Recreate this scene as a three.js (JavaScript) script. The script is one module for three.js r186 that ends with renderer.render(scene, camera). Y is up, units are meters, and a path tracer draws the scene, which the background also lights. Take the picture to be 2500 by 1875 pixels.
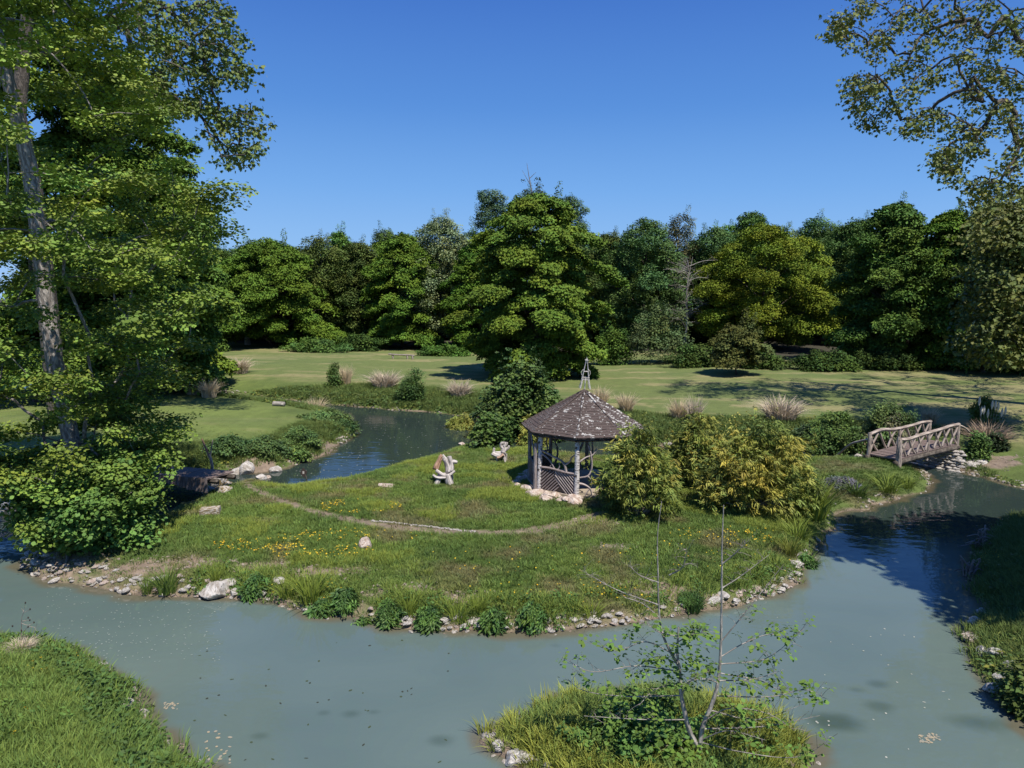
import * as THREE from 'three';
import { mergeGeometries, mergeVertices } from 'three/addons/utils/BufferGeometryUtils.js';

// ---------------------------------------------------------------- camera, sky, sun, exposure
const scene = new THREE.Scene();
const camera = new THREE.PerspectiveCamera(56.8, 4 / 3, 0.1, 1500);
camera.position.set(0, 7.6, 0);
camera.rotation.set(-7.2 * Math.PI / 180, 0, 0.8 * Math.PI / 180, 'YXZ');
camera.updateMatrixWorld(true);
const renderer = new THREE.WebGLRenderer({ antialias: true });
renderer.toneMapping = THREE.LinearToneMapping;
renderer.toneMappingExposure = 1.3;
renderer.shadowMap.enabled = true;

const SUN = new THREE.Vector3(0.28, 1, 0.5).normalize();
const sun = new THREE.DirectionalLight(new THREE.Color(1.0, 0.94, 0.84), 4.2);
sun.name = 'sun';
sun.position.copy(SUN).multiplyScalar(120).add(new THREE.Vector3(0, 0, -40));
sun.target.position.set(0, 0, -40);
sun.castShadow = true; sun.shadow.mapSize.set(4096, 4096); sun.shadow.radius = 1;
Object.assign(sun.shadow.camera, { left: -80, right: 80, top: 80, bottom: -80, near: 1, far: 300 });
scene.add(sun, sun.target);
{ // clear blue sky, paler towards the horizon
  const W = 512, Hh = 256, data = new Float32Array(W * Hh * 4);
  const stops = [[0, .275, .445, .70], [4, .21, .395, .685], [8, .145, .325, .65], [14, .080, .222, .555], [22, .045, .140, .455], [45, .032, .105, .37], [90, .028, .09, .32]];
  for (let y = 0; y < Hh; y++) {
    const el = (y + .5) / Hh * 180 - 90, e = Math.max(0, el);
    let k = 0; while (k < stops.length - 2 && e > stops[k + 1][0]) k++;
    const a = stops[k], b = stops[k + 1], t = Math.min(1, (e - a[0]) / (b[0] - a[0]));
    for (let x = 0; x < W; x++) {
      const i = (y * W + x) * 4;
      for (let c = 0; c < 3; c++) data[i + c] = a[c + 1] + (b[c + 1] - a[c + 1]) * t;
      data[i + 3] = 1;
    }
  }
  const t = new THREE.DataTexture(data, W, Hh, THREE.RGBAFormat, THREE.FloatType);
  t.mapping = THREE.EquirectangularReflectionMapping; t.magFilter = t.minFilter = THREE.LinearFilter; t.needsUpdate = true;
  scene.background = t; scene.environment = t;
}

// ---------------------------------------------------------------- helpers
function mulberry(a) { return () => { a = (a + 0x6d2b79f5) | 0; let t = Math.imul(a ^ (a >>> 15), 1 | a); t = (t + Math.imul(t ^ (t >>> 7), 61 | t)) ^ t; return ((t ^ (t >>> 14)) >>> 0) / 4294967296; }; }
let R = mulberry(11);
const rr = (a, b) => a + (b - a) * R();
const V = (x, y, z) => new THREE.Vector3(x, y, z);
const clamp = (x, a = 0, b = 1) => Math.min(b, Math.max(a, x));
const lerp = (a, b, t) => a + (b - a) * t;
const smooth = (a, b, x) => { const t = clamp((x - a) / (b - a)); return t * t * (3 - 2 * t); };
const PERM = new Float32Array(65536); { const r = mulberry(5); for (let i = 0; i < 65536; i++) PERM[i] = r(); }
function vn(x, y) { // value noise 0..1
  const xi = Math.floor(x), yi = Math.floor(y); let fx = x - xi, fy = y - yi; fx = fx * fx * (3 - 2 * fx); fy = fy * fy * (3 - 2 * fy);
  const a = PERM[(xi & 255) + ((yi & 255) << 8)], b = PERM[((xi + 1) & 255) + ((yi & 255) << 8)], c = PERM[(xi & 255) + (((yi + 1) & 255) << 8)], d = PERM[((xi + 1) & 255) + (((yi + 1) & 255) << 8)];
  return a + (b - a) * fx + (c - a) * fy + (a - b - c + d) * fx * fy;
}
const fbm = (x, y, o = 4) => { let s = 0, a = .5, n = 0; for (let i = 0; i < o; i++) { s += a * vn(x, y); n += a; x = x * 2.03 + 17.3; y = y * 2.03 + 9.1; a *= .5; } return s / n; };
const n3 = (x, y, z) => (vn(x + z * .71, y - z * .37) + vn(y + 31.7 + x * .3, z + 12.1) + vn(z - 8.3, x + 44.9 + y * .4)) / 3;

const taken = {};
function numbered(name) { const k = taken[name] = (taken[name] ?? -1) + 1; return k ? name + '_' + String(k).padStart(3, '0') : name; }
function tag(o, label, category, group, kind) {
  if (label) o.userData.label = label;
  if (category) o.userData.category = category;
  if (group) o.userData.group = group;
  if (kind) o.userData.kind = kind;
  return o;
}
function shade(o) { o.castShadow = o.receiveShadow = true; return o; }
function thing(name, label, category, pos = [0, 0, 0], turn = 0, group) {
  const o = new THREE.Group(); o.name = numbered(name); o.position.set(...pos); o.rotation.y = turn; scene.add(o);
  return tag(o, label, category, group);
}
function mesh(name, geo, mat, parent = scene, kind) {
  const o = shade(new THREE.Mesh(geo, mat)); o.name = parent === scene ? numbered(name) : name; parent.add(o);
  if (kind) o.userData.kind = kind;
  return o;
}
const _m = new THREE.Matrix4(), _q = new THREE.Quaternion(), _s = new THREE.Vector3(), _e = new THREE.Euler();
function inst(name, geo, mat, list, parent = scene, kind = 'stuff') { // list of {p, e:[x,y,z], s, c}
  const o = shade(new THREE.InstancedMesh(geo, mat, list.length));
  list.forEach((d, i) => {
    _q.setFromEuler(_e.set(d.e[0], d.e[1], d.e[2], 'YXZ')); const s = d.s;
    o.setMatrixAt(i, _m.compose(d.p, _q, Array.isArray(s) ? _s.set(...s) : _s.setScalar(s)));
    if (d.c) o.setColorAt(i, d.c);
  });
  o.name = parent === scene ? numbered(name) : name; o.userData.kind = kind; parent.add(o);
  return o;
}
const C = (r, g, b) => new THREE.Color().setRGB(r, g, b);
const vary = (c, a, hue = .12) => { const k = 1 + rr(-a, a), h = rr(-hue, hue); return C(Math.max(0, c[0] * k * (1 + h)), Math.max(0, c[1] * k), Math.max(0, c[2] * k * (1 - h))); };
function tex(w, h, f, { srgb = false, repeat, wrap = THREE.RepeatWrapping } = {}) {
  const d = new Uint8Array(w * h * 4);
  const o = [0, 0, 0];
  for (let y = 0; y < h; y++) for (let x = 0; x < w; x++) {
    f(x, y, o); const i = (y * w + x) * 4;
    for (let c = 0; c < 3; c++) { let v = clamp(o[c]); if (srgb) v = v <= .0031308 ? v * 12.92 : 1.055 * Math.pow(v, 1 / 2.4) - .055; d[i + c] = v * 255; }
    d[i + 3] = 255;
  }
  const t = new THREE.DataTexture(d, w, h); t.wrapS = t.wrapT = wrap; t.magFilter = t.minFilter = THREE.LinearFilter;
  if (srgb) t.colorSpace = THREE.SRGBColorSpace; if (repeat) t.repeat.set(...repeat); t.needsUpdate = true; return t;
}
const tile = (x, y, w, h, f) => { // blends a noise so that it repeats without a seam
  const u = x / w, v = y / h, a = smooth(.8, 1, u), b = smooth(.8, 1, v);
  return lerp(lerp(f(x, y), f(x - w, y), a), lerp(f(x, y - h), f(x - w, y - h), a), b);
};
const std = (o) => new THREE.MeshStandardMaterial({ roughness: .9, ...o });
const leafMat = (o = {}) => new THREE.MeshPhysicalMaterial({ color: 0xffffff, roughness: .62, side: THREE.DoubleSide, transmission: .2, thickness: 0, ior: 1.4, specularIntensity: .55, ...o });

// tapered tube through points, uv in metres
function tube(pts, radii, sides = 6, { flat = 1, wob = 0, cap = true } = {}) {
  const n = pts.length, pos = [], uv = [], idx = []; let len = 0;
  const t = new THREE.Vector3(), nrm = new THREE.Vector3(), bi = new THREE.Vector3(), ref = V(0, 0, 1);
  const d0 = pts[1].clone().sub(pts[0]).normalize(); if (Math.abs(d0.z) > .9) ref.set(1, 0, 0);
  nrm.copy(ref).addScaledVector(d0, -ref.dot(d0)).normalize();
  for (let i = 0; i < n; i++) {
    t.copy(pts[Math.min(n - 1, i + 1)]).sub(pts[Math.max(0, i - 1)]).normalize();
    nrm.addScaledVector(t, -nrm.dot(t)).normalize(); bi.crossVectors(t, nrm);
    if (i) len += pts[i].distanceTo(pts[i - 1]);
    for (let k = 0; k <= sides; k++) {
      const a = k / sides * Math.PI * 2, w = 1 + (wob ? wob * (n3(pts[i].x * 4 + Math.cos(a) * 1.3, pts[i].y * 4, pts[i].z * 4 + Math.sin(a) * 1.3) - .5) * 2 : 0);
      const c = Math.cos(a) * radii[i] * w, s = Math.sin(a) * radii[i] * w * flat;
      pos.push(pts[i].x + nrm.x * c + bi.x * s, pts[i].y + nrm.y * c + bi.y * s, pts[i].z + nrm.z * c + bi.z * s);
      uv.push(k / sides * Math.max(.12, 6.28 * radii[0]), len);
    }
  }
  const w = sides + 1;
  for (let i = 0; i < n - 1; i++) for (let k = 0; k < sides; k++) { const a = i * w + k; idx.push(a, a + 1, a + w, a + 1, a + w + 1, a + w); }
  if (cap) for (const [r, flip] of [[0, 1], [n - 1, 0]]) {
    const c = pos.length / 3; pos.push(pts[r].x, pts[r].y, pts[r].z); uv.push(.02, .02 + r * .01);
    for (let k = 0; k < sides; k++) { const a = r * w + k; flip ? idx.push(c, a + 1, a) : idx.push(c, a, a + 1); }
  }
  const g = new THREE.BufferGeometry(); g.setAttribute('position', new THREE.Float32BufferAttribute(pos, 3)); g.setAttribute('uv', new THREE.Float32BufferAttribute(uv, 2)); g.setIndex(idx);
  g.computeVertexNormals(); return g;
}
const curve = (pts, n) => new THREE.CatmullRomCurve3(pts, false, 'centripetal').getPoints(n);
const taper = (a, b, n, p = 1) => Array.from({ length: n }, (_, i) => lerp(a, b, Math.pow(i / (n - 1), p)));
function limb(pts, r0, r1, sides = 7, opt = {}) { const n = Math.max(6, pts.length * 3); return tube(curve(pts, n - 1), taper(r0, r1, n), sides, opt); }
const bx = (w, h, d, x = 0, y = 0, z = 0, rx = 0, ry = 0, rz = 0) => { const g = new THREE.BoxGeometry(w, h, d); if (rx) g.rotateX(rx); if (rz) g.rotateZ(rz); if (ry) g.rotateY(ry); g.translate(x, y, z); return g; };
const merge = (l) => mergeGeometries(l.map((g) => (g.index ? g.toNonIndexed() : g)).map((g) => { for (const k of Object.keys(g.attributes)) if (!['position', 'normal', 'uv'].includes(k)) g.deleteAttribute(k); return g; }), false);

// pixel of the photograph (at 2212 wide) to a point of the place
const FPX = 829.5 / Math.tan(56.8 / 2 * Math.PI / 180);
function ray(px, py) { return V((px - 1106) / FPX, -(py - 829.5) / FPX, -1).applyQuaternion(camera.quaternion); }
function G(px, py, h = 0) { const d = ray(px, py), t = (h - 7.6) / d.y; return V(d.x * t, h, d.z * t); }
function at(px, py, depth) { const d = ray(px, py), t = depth / -d.z; return V(d.x * t, 7.6 + d.y * t, -depth); }

// ---------------------------------------------------------------- shorelines and relief
const w_ = (x, z) => V(x, 0, z);
const P = (...l) => l.map(([x, y, h = 0]) => G(x, y, h));
const LANDS = [
  { id: 'island', bank: .52, wide: .75, pts: P([52, 1203], [75, 1238], [150, 1262], [250, 1281], [340, 1286], [440, 1290], [520, 1296], [610, 1306], [700, 1326], [800, 1344], [900, 1357], [1000, 1363], [1100, 1363], [1200, 1360], [1300, 1354], [1400, 1343], [1500, 1330], [1600, 1308], [1690, 1276], [1742, 1238], [1756, 1200], [1775, 1165], [1805, 1135], [1812, 1112], [1855, 1102], [1910, 1087], [1970, 1067], [2010, 1050], [2005, 1030], [1975, 1012], [1950, 1003], [1900, 992, .3], [1800, 985, .3], [1700, 985, .3], [1600, 985, .3], [1480, 985, .3], [1380, 985, .3], [1250, 975, .3], [1100, 962, .3], [1010, 955, .3], [960, 967, .3], [900, 984, .3], [850, 998, .3], [780, 1016, .3], [700, 1033, .3], [620, 1043, .3], [560, 1043], [500, 1050], [440, 1074], [380, 1104], [300, 1140], [200, 1160], [110, 1170]) },
  { id: 'peninsula', bank: .85, wide: 1.1, pts: [...P([620, 874, .3], [560, 866, .3], [490, 858, .3], [420, 852, .3], [340, 846, .3], [200, 838, .3]), w_(-40, -46), w_(-60, -44), w_(-60, -20), w_(-30, -19.5), ...P([-120, 1118], [0, 1122], [80, 1118], [160, 1098], [260, 1066], [350, 1040], [440, 1022], [530, 1024], [600, 1016], [680, 990], [735, 962], [766, 937], [750, 912], [700, 891, .2], [665, 881, .3])] },
  { id: 'mainland', bank: .9, wide: 2.2, pts: [w_(-90, -52), ...P([0, 822], [200, 832], [340, 838], [420, 842], [490, 848], [560, 855], [640, 866], [700, 872], [760, 878], [850, 885], [930, 891], [1000, 898], [1100, 918], [1200, 936], [1300, 950], [1400, 962], [1480, 968], [1600, 970], [1700, 973], [1780, 976], [1850, 980], [1920, 982], [1960, 988], [2000, 997], [2040, 1008], [2095, 1022], [2150, 1040], [2240, 1062], [2330, 1080], [2300, 1100], [2225, 1108], [2165, 1138], [2115, 1182], [2092, 1220], [2092, 1258], [2112, 1292], [2128, 1318], [2100, 1356], [2090, 1388], [2112, 1440], [2142, 1480], [2165, 1520], [2215, 1568], [2330, 1660]), w_(10.6, -5), w_(14, 6), w_(120, 6), w_(400, -400), w_(-400, -400)] },
  { id: 'front bank', bank: .6, wide: .6, pts: [...P([-160, 1372], [0, 1386], [70, 1396], [160, 1408], [215, 1432], [252, 1470], [288, 1502], [318, 1530], [330, 1562], [362, 1602], [420, 1642], [452, 1672], [480, 1760]), w_(-3.6, -6), w_(-3.6, 4), w_(-20, 4)] },
  { id: 'islet', bank: .32, wide: .5, pts: P([1042, 1596], [1058, 1580], [1100, 1556], [1175, 1528], [1285, 1508], [1400, 1500], [1540, 1510], [1640, 1540], [1708, 1578], [1742, 1618], [1738, 1680], [1690, 1770], [1500, 1850], [1260, 1800], [1130, 1700], [1065, 1632]) },
];
for (const L of LANDS) {
  L.line = new THREE.CatmullRomCurve3(L.pts, true, 'centripetal').getPoints(L.pts.length * 5).map((p) => [p.x, p.z]);
  // uneven shore
  L.line = L.line.map(([x, z]) => (Math.abs(x) < 50 && z > -80 ? [x + (vn(x * 1.7, z * 1.7) - .5) * .35, z + (vn(x * 1.7 + 40, z * 1.7) - .5) * .35] : [x, z]));
  const xs = L.line.map((p) => p[0]), zs = L.line.map((p) => p[1]); L.box = [Math.min(...xs), Math.max(...xs), Math.min(...zs), Math.max(...zs)];
}
function sdfRaw(x, z) { // [signed distance to the shore, number of the land]
  let best = 1e9, who = -1, inside = -1, din = 1e9;
  for (let k = 0; k < LANDS.length; k++) {
    const L = LANDS[k], l = L.line, [x0, x1, z0, z1] = L.box;
    const bxd = Math.max(x0 - x, x - x1, 0), bzd = Math.max(z0 - z, z - z1, 0);
    if (Math.hypot(bxd, bzd) > best) continue;
    let d2 = 1e9, inn = false;
    for (let i = 0, j = l.length - 1; i < l.length; j = i++) {
      const ax = l[j][0], az = l[j][1], bx_ = l[i][0], bz = l[i][1], ex = bx_ - ax, ez = bz - az;
      const t = clamp(((x - ax) * ex + (z - az) * ez) / (ex * ex + ez * ez + 1e-9)), qx = ax + ex * t - x, qz = az + ez * t - z, q = qx * qx + qz * qz;
      if (q < d2) d2 = q;
      if ((az > z) !== (bz > z) && x < (bx_ - ax) * (z - az) / (bz - az) + ax) inn = !inn;
    }
    const d = Math.sqrt(d2);
    if (inn) { inside = k; din = d; break; }
    if (d < best) { best = d; who = k; }
  }
  return inside >= 0 ? [din, inside] : [-best, who];
}
const GX = [-46, 46], GZ = [-94, -2], GS = .16, GW = Math.round((GX[1] - GX[0]) / GS) + 1, GH = Math.round((GZ[1] - GZ[0]) / GS) + 1;
const SD = new Float32Array(GW * GH), SW = new Uint8Array(GW * GH);
for (let j = 0; j < GH; j++) for (let i = 0; i < GW; i++) { const [d, k] = sdfRaw(GX[0] + i * GS, GZ[0] + j * GS); SD[j * GW + i] = d; SW[j * GW + i] = k; }
function sdf(x, z) {
  if (x < GX[0] || x > GX[1] - GS || z < GZ[0] || z > GZ[1] - GS) return sdfRaw(x, z);
  const u = (x - GX[0]) / GS, v = (z - GZ[0]) / GS, i = Math.floor(u), j = Math.floor(v), a = u - i, b = v - j, o = j * GW + i;
  return [lerp(lerp(SD[o], SD[o + 1], a), lerp(SD[o + GW], SD[o + GW + 1], a), b), SW[Math.round(v) * GW + Math.round(u)]];
}
function H(x, z) {
  const [d, k] = sdf(x, z), L = LANDS[k];
  if (d < 0) return -.9 * (1 - Math.exp(d / 1.1));
  let h = L.bank * (1 - Math.exp(-d / L.wide)) + .05 * (fbm(x * .9, z * .9, 3) - .5) * Math.min(1, d) + .1 * (fbm(x * .15 + 9, z * .15, 2) - .5) * Math.min(1, d / 4);
  if (L.id === 'island') h += .36 * Math.exp(-((x - 15.6) ** 2 + (z + 29.3) ** 2) / 2.4) * Math.min(1, d);
  if (L.id === 'mainland') h += (.0022 + .018 * smooth(8, 22, x)) * Math.min(60, Math.max(0, d - 8));
  return h;
}
function gp(px, py) { // where the sight line first meets the ground or the water
  const d = ray(px, py), P_ = (t) => V(d.x * t, 7.6 + d.y * t, d.z * t), over = (t) => { const p = P_(t); return p.y - Math.max(-.02, H(p.x, p.z)); };
  let a = 4, b = 4; while (b < 160 && over(b) > 0) { a = b; b += .3; }
  for (let i = 0; i < 14; i++) { const m = (a + b) / 2; over(m) > 0 ? (a = m) : (b = m); }
  const p = P_(b); p.y = H(p.x, p.z); return p;
}
const PATH = [[498, 1034], [560, 1062], [640, 1092], [720, 1116], [800, 1131], [900, 1143], [1000, 1149], [1100, 1150], [1180, 1141], [1250, 1124], [1300, 1108]].map((a) => gp(...a));
const PATHC = curve(PATH, 90);
const pathD = (x, z) => { let b = 99; for (const p of PATHC) { const q = (p.x - x) ** 2 + (p.z - z) ** 2; if (q < b) b = q; } return Math.sqrt(b); };
// bare soil patches on the island and the banks
const BARE = [[300, 1225, 1.6, .5], [420, 1215, 1.3, .45], [560, 1222, 1.2, .35], [700, 1235, 1.5, .4], [860, 1275, 1.0, .3], [990, 1290, .9, .3], [1440, 1278, 1.3, .45], [1330, 1180, .7, .3], [150, 1215, 1.5, .8], [640, 985, 2.2, 1.1], [700, 960, 1.6, 1.1], [560, 1005, 1.8, .9], [1300, 1125, .9, .5], [2080, 1000, 1.8, 1.0], [2150, 1000, 1.6, 1.0], [1730, 965, 1.4, .8], [1445, 955, 1.0, .6], [40, 1405, .7, .35]].map(([a, b, rx, rz]) => { const p = gp(a, b); return [p.x, p.z, rx, rz]; });
const bare = (x, z) => { let s = 0; for (const [a, b, rx, rz] of BARE) { const q = Math.hypot((x - a) / rx, (z - b) / rz); if (q < 1.6) s = Math.max(s, 1.25 - q); } return clamp(s); };

// ---------------------------------------------------------------- ground
{
  const TS = 2048, X0 = -46, Z0 = -94, S = 92;
  const grassA = [.092, .135, .028], grassB = [.145, .190, .040], dry = [.20, .175, .08], soil = [.27, .205, .150], mud = [.13, .10, .065], hay = [.27, .25, .105], mown = [.142, .18, .048], lime = [.16, .20, .045];
  const map = tex(TS, TS, (i, j, o) => {
    const x = X0 + (i + .5) / TS * S, z = Z0 + (j + .5) / TS * S, [d, k] = sdf(x, z);
    const f1 = fbm(x * .55, z * .55, 4), f2 = fbm(x * 2.6 + 5, z * 2.6, 3), f3 = PERM[(i * 7 + j * 131) & 65535], f4 = vn(x * 9, z * 9);
    let c = [0, 0, 0];
    if (d < .02) c = mud.map((m) => m * (.7 + .6 * f2));
    else {
      const id = LANDS[k].id;
      for (let n = 0; n < 3; n++) c[n] = lerp(grassA[n], grassB[n], clamp(f1 * 1.6 - .3));
      if (id === 'mainland' || id === 'peninsula') {
        const m = smooth(2.2, 5.5, d + (f1 - .5) * 3);
        const st = fbm(x * .25 + f1 * 2.5, z * .75 + x * .06 + f1 * 1.6, 5), big = fbm(x * .07 + 3, z * .12, 3);
        const hayK = (id === 'mainland' ? 1 : .35) * smooth(.47, .70, st * .78 + big * .28), gr = smooth(.55, .75, fbm(x * .12 + 60, z * .3, 3));
        for (let n = 0; n < 3; n++) { const l = lerp(lerp(id === 'peninsula' ? [.165, .215, .048][n] : mown[n], hay[n], hayK), n === 1 ? .15 : n === 0 ? .10 : .04, gr * .5); c[n] = lerp(c[n], l, m); }
      } else {
        const dr = smooth(.5, .72, fbm(x * .8 + 30, z * .9, 4) + (x > 0 && x < 9 && z > -21 ? .06 : 0)); for (let n = 0; n < 3; n++) c[n] = lerp(c[n], dry[n], dr * .65);
        const li = smooth(.62, .75, fbm(x * .35 + 70, z * .5, 3)); for (let n = 0; n < 3; n++) c[n] = lerp(c[n], lime[n], li * .6);
      }
      if (id === 'mainland') { const fl_ = smooth(-1.5, 1.5, -z - 84 + .2 * x + 8 * smooth(12, 34, x) + (f2 - .5) * 6 + (f1 - .5) * 5); for (let n = 0; n < 3; n++) c[n] = lerp(c[n], [.05, .045, .028][n], fl_); } // leaf litter under the wood
      const edge = id === 'island' && z > -20.5 ? 1 : .35; let so = smooth(.45 * edge + .03, .0, d + (f2 - .5) * .5 * edge + (vn(x * .9, z * .9) - .5) * .3);
      so = Math.max(so, smooth(.35, .75, bare(x, z) + (f2 - .5) * .9));
      if (x < 12 && x > -14 && z < -17 && z > -30) { const q = pathD(x, z); so = Math.max(so, .9 * smooth(.42, .12, q + (f2 - .5) * .5)); }
      for (let n = 0; n < 3; n++) c[n] = lerp(c[n], soil[n] * (.75 + .5 * f4), so);
    }
    const g = .72 + .36 * f2 + .22 * f3; o[0] = c[0] * g; o[1] = c[1] * g; o[2] = c[2] * g;
  }, { srgb: true, wrap: THREE.ClampToEdgeWrapping });
  const bump = tex(512, 512, (x, y, o) => { const v = tile(x, y, 512, 512, (a, b) => .5 * fbm(a / 22, b / 22, 3) + .5 * PERM[((a | 0) * 13 + (b | 0) * 517) & 65535]); o[0] = o[1] = o[2] = v; }, { repeat: [40, 40] });
  const mat = std({ map, bumpMap: bump, bumpScale: .035, roughness: .95 });
  const axis = (lo, hi, step, far) => { const a = []; for (let v = lo; v <= hi + 1e-6; v += step) a.push(v); let s = step; while (a[a.length - 1] < far[1]) a.push(a[a.length - 1] + (s *= 1.25)); s = step; while (a[0] > far[0]) a.unshift(a[0] - (s *= 1.25)); return a; };
  const xs = axis(-26, 26, .17, [-420, 420]), zs = axis(-48, -6, .17, [-480, 60]);
  const pos = new Float32Array(xs.length * zs.length * 3), uv = new Float32Array(xs.length * zs.length * 2), idx = [];
  for (let j = 0, o = 0; j < zs.length; j++) for (let i = 0; i < xs.length; i++, o++) {
    const x = xs[i], z = zs[j]; pos.set([x, H(x, z), z], o * 3); uv.set([(x - X0) / S, (z - Z0) / S], o * 2);
    if (i < xs.length - 1 && j < zs.length - 1) idx.push(o, o + xs.length, o + 1, o + 1, o + xs.length, o + xs.length + 1);
  }
  const g = new THREE.BufferGeometry(); g.setAttribute('position', new THREE.BufferAttribute(pos, 3)); g.setAttribute('uv', new THREE.BufferAttribute(uv, 2)); g.setIndex(idx); g.computeVertexNormals();
  tag(mesh('ground', g, mat), 'grassy banks, island and mown lawn around the winding water', 'ground', null, 'structure');
}
// ---------------------------------------------------------------- water
{
  const TS = 2048, X0 = -40, Z0 = -70, S = 80;
  const spots = [[760, 1542, .5, .2], [806, 1538, .35, .16], [700, 1540, .3, .15], [1200, 1395, .3, .1], [1895, 1478, .55, .2], [1850, 1490, .4, .16], [1900, 1525, .6, .2], [2110, 1560, 1.0, .25], [560, 1590, .3, .15], [1800, 1560, .9, .3], [1770, 1250, .4, .12], [950, 1600, .6, .2]].map(([a, b, rx, k]) => { const p = G(a, b); return [p.x, p.z, rx * .5, k * .8]; });
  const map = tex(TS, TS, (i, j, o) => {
    const x = X0 + (i + .5) / TS * S, z = Z0 + (j + .5) / TS * S;
    const big = fbm(x * .25 + 4, z * .3, 4), f = fbm(x * 1.4, z * 1.4, 3);
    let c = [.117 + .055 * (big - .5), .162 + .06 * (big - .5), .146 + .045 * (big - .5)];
    const clear = smooth(-20.5, -24.5, z + (big - .5) * 3 - (x > 6 ? 1.5 : 0)); c = c.map((v, n) => lerp(v, [.030, .046, .040][n], clear)); // settled, clearer water behind the island, with tree shade painted in as darker colour
    const sd = -sdf(x, z)[0], silt = .75 * smooth(.34, .05, sd + (f - .5) * .45 + (big - .5) * .3); if (sd < 1) c = c.map((v, n) => lerp(v, [.135, .108, .062][n], silt)); // brown bed under the shallow rim
    let w = 0; for (const [a, b, r, k] of spots) { const q = Math.hypot(x - a, (z - b) * 1.5) / r; if (q < 2) w = Math.max(w, k * 3.2 * smooth(1.3, .1, q + (f - .5) * 1.1)); }
    w = clamp(w * .75, 0, .6); const weed = [.028, .05, .03]; for (let n = 0; n < 3; n++) c[n] = lerp(c[n], weed[n], w);
    o[0] = c[0]; o[1] = c[1]; o[2] = c[2];
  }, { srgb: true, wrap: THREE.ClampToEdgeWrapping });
  const bump = tex(512, 512, (x, y, o) => { o[0] = o[1] = o[2] = tile(x, y, 512, 512, (a, b) => fbm(a / 60, b / 26, 4)); }, { repeat: [13, 13] });
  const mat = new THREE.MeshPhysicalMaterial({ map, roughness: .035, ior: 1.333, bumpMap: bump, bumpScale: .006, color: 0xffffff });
  const g = new THREE.PlaneGeometry(160, 140, 1, 1); g.rotateX(-Math.PI / 2); g.translate(0, 0, -50);
  const p = g.attributes.position, uv = g.attributes.uv; for (let i = 0; i < p.count; i++) uv.setXY(i, (p.getX(i) - X0) / S, (p.getZ(i) - Z0) / S);
  tag(mesh('water', g, mat), 'milky blue green water of the pond and its channels', 'water', null, 'structure');
}
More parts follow.
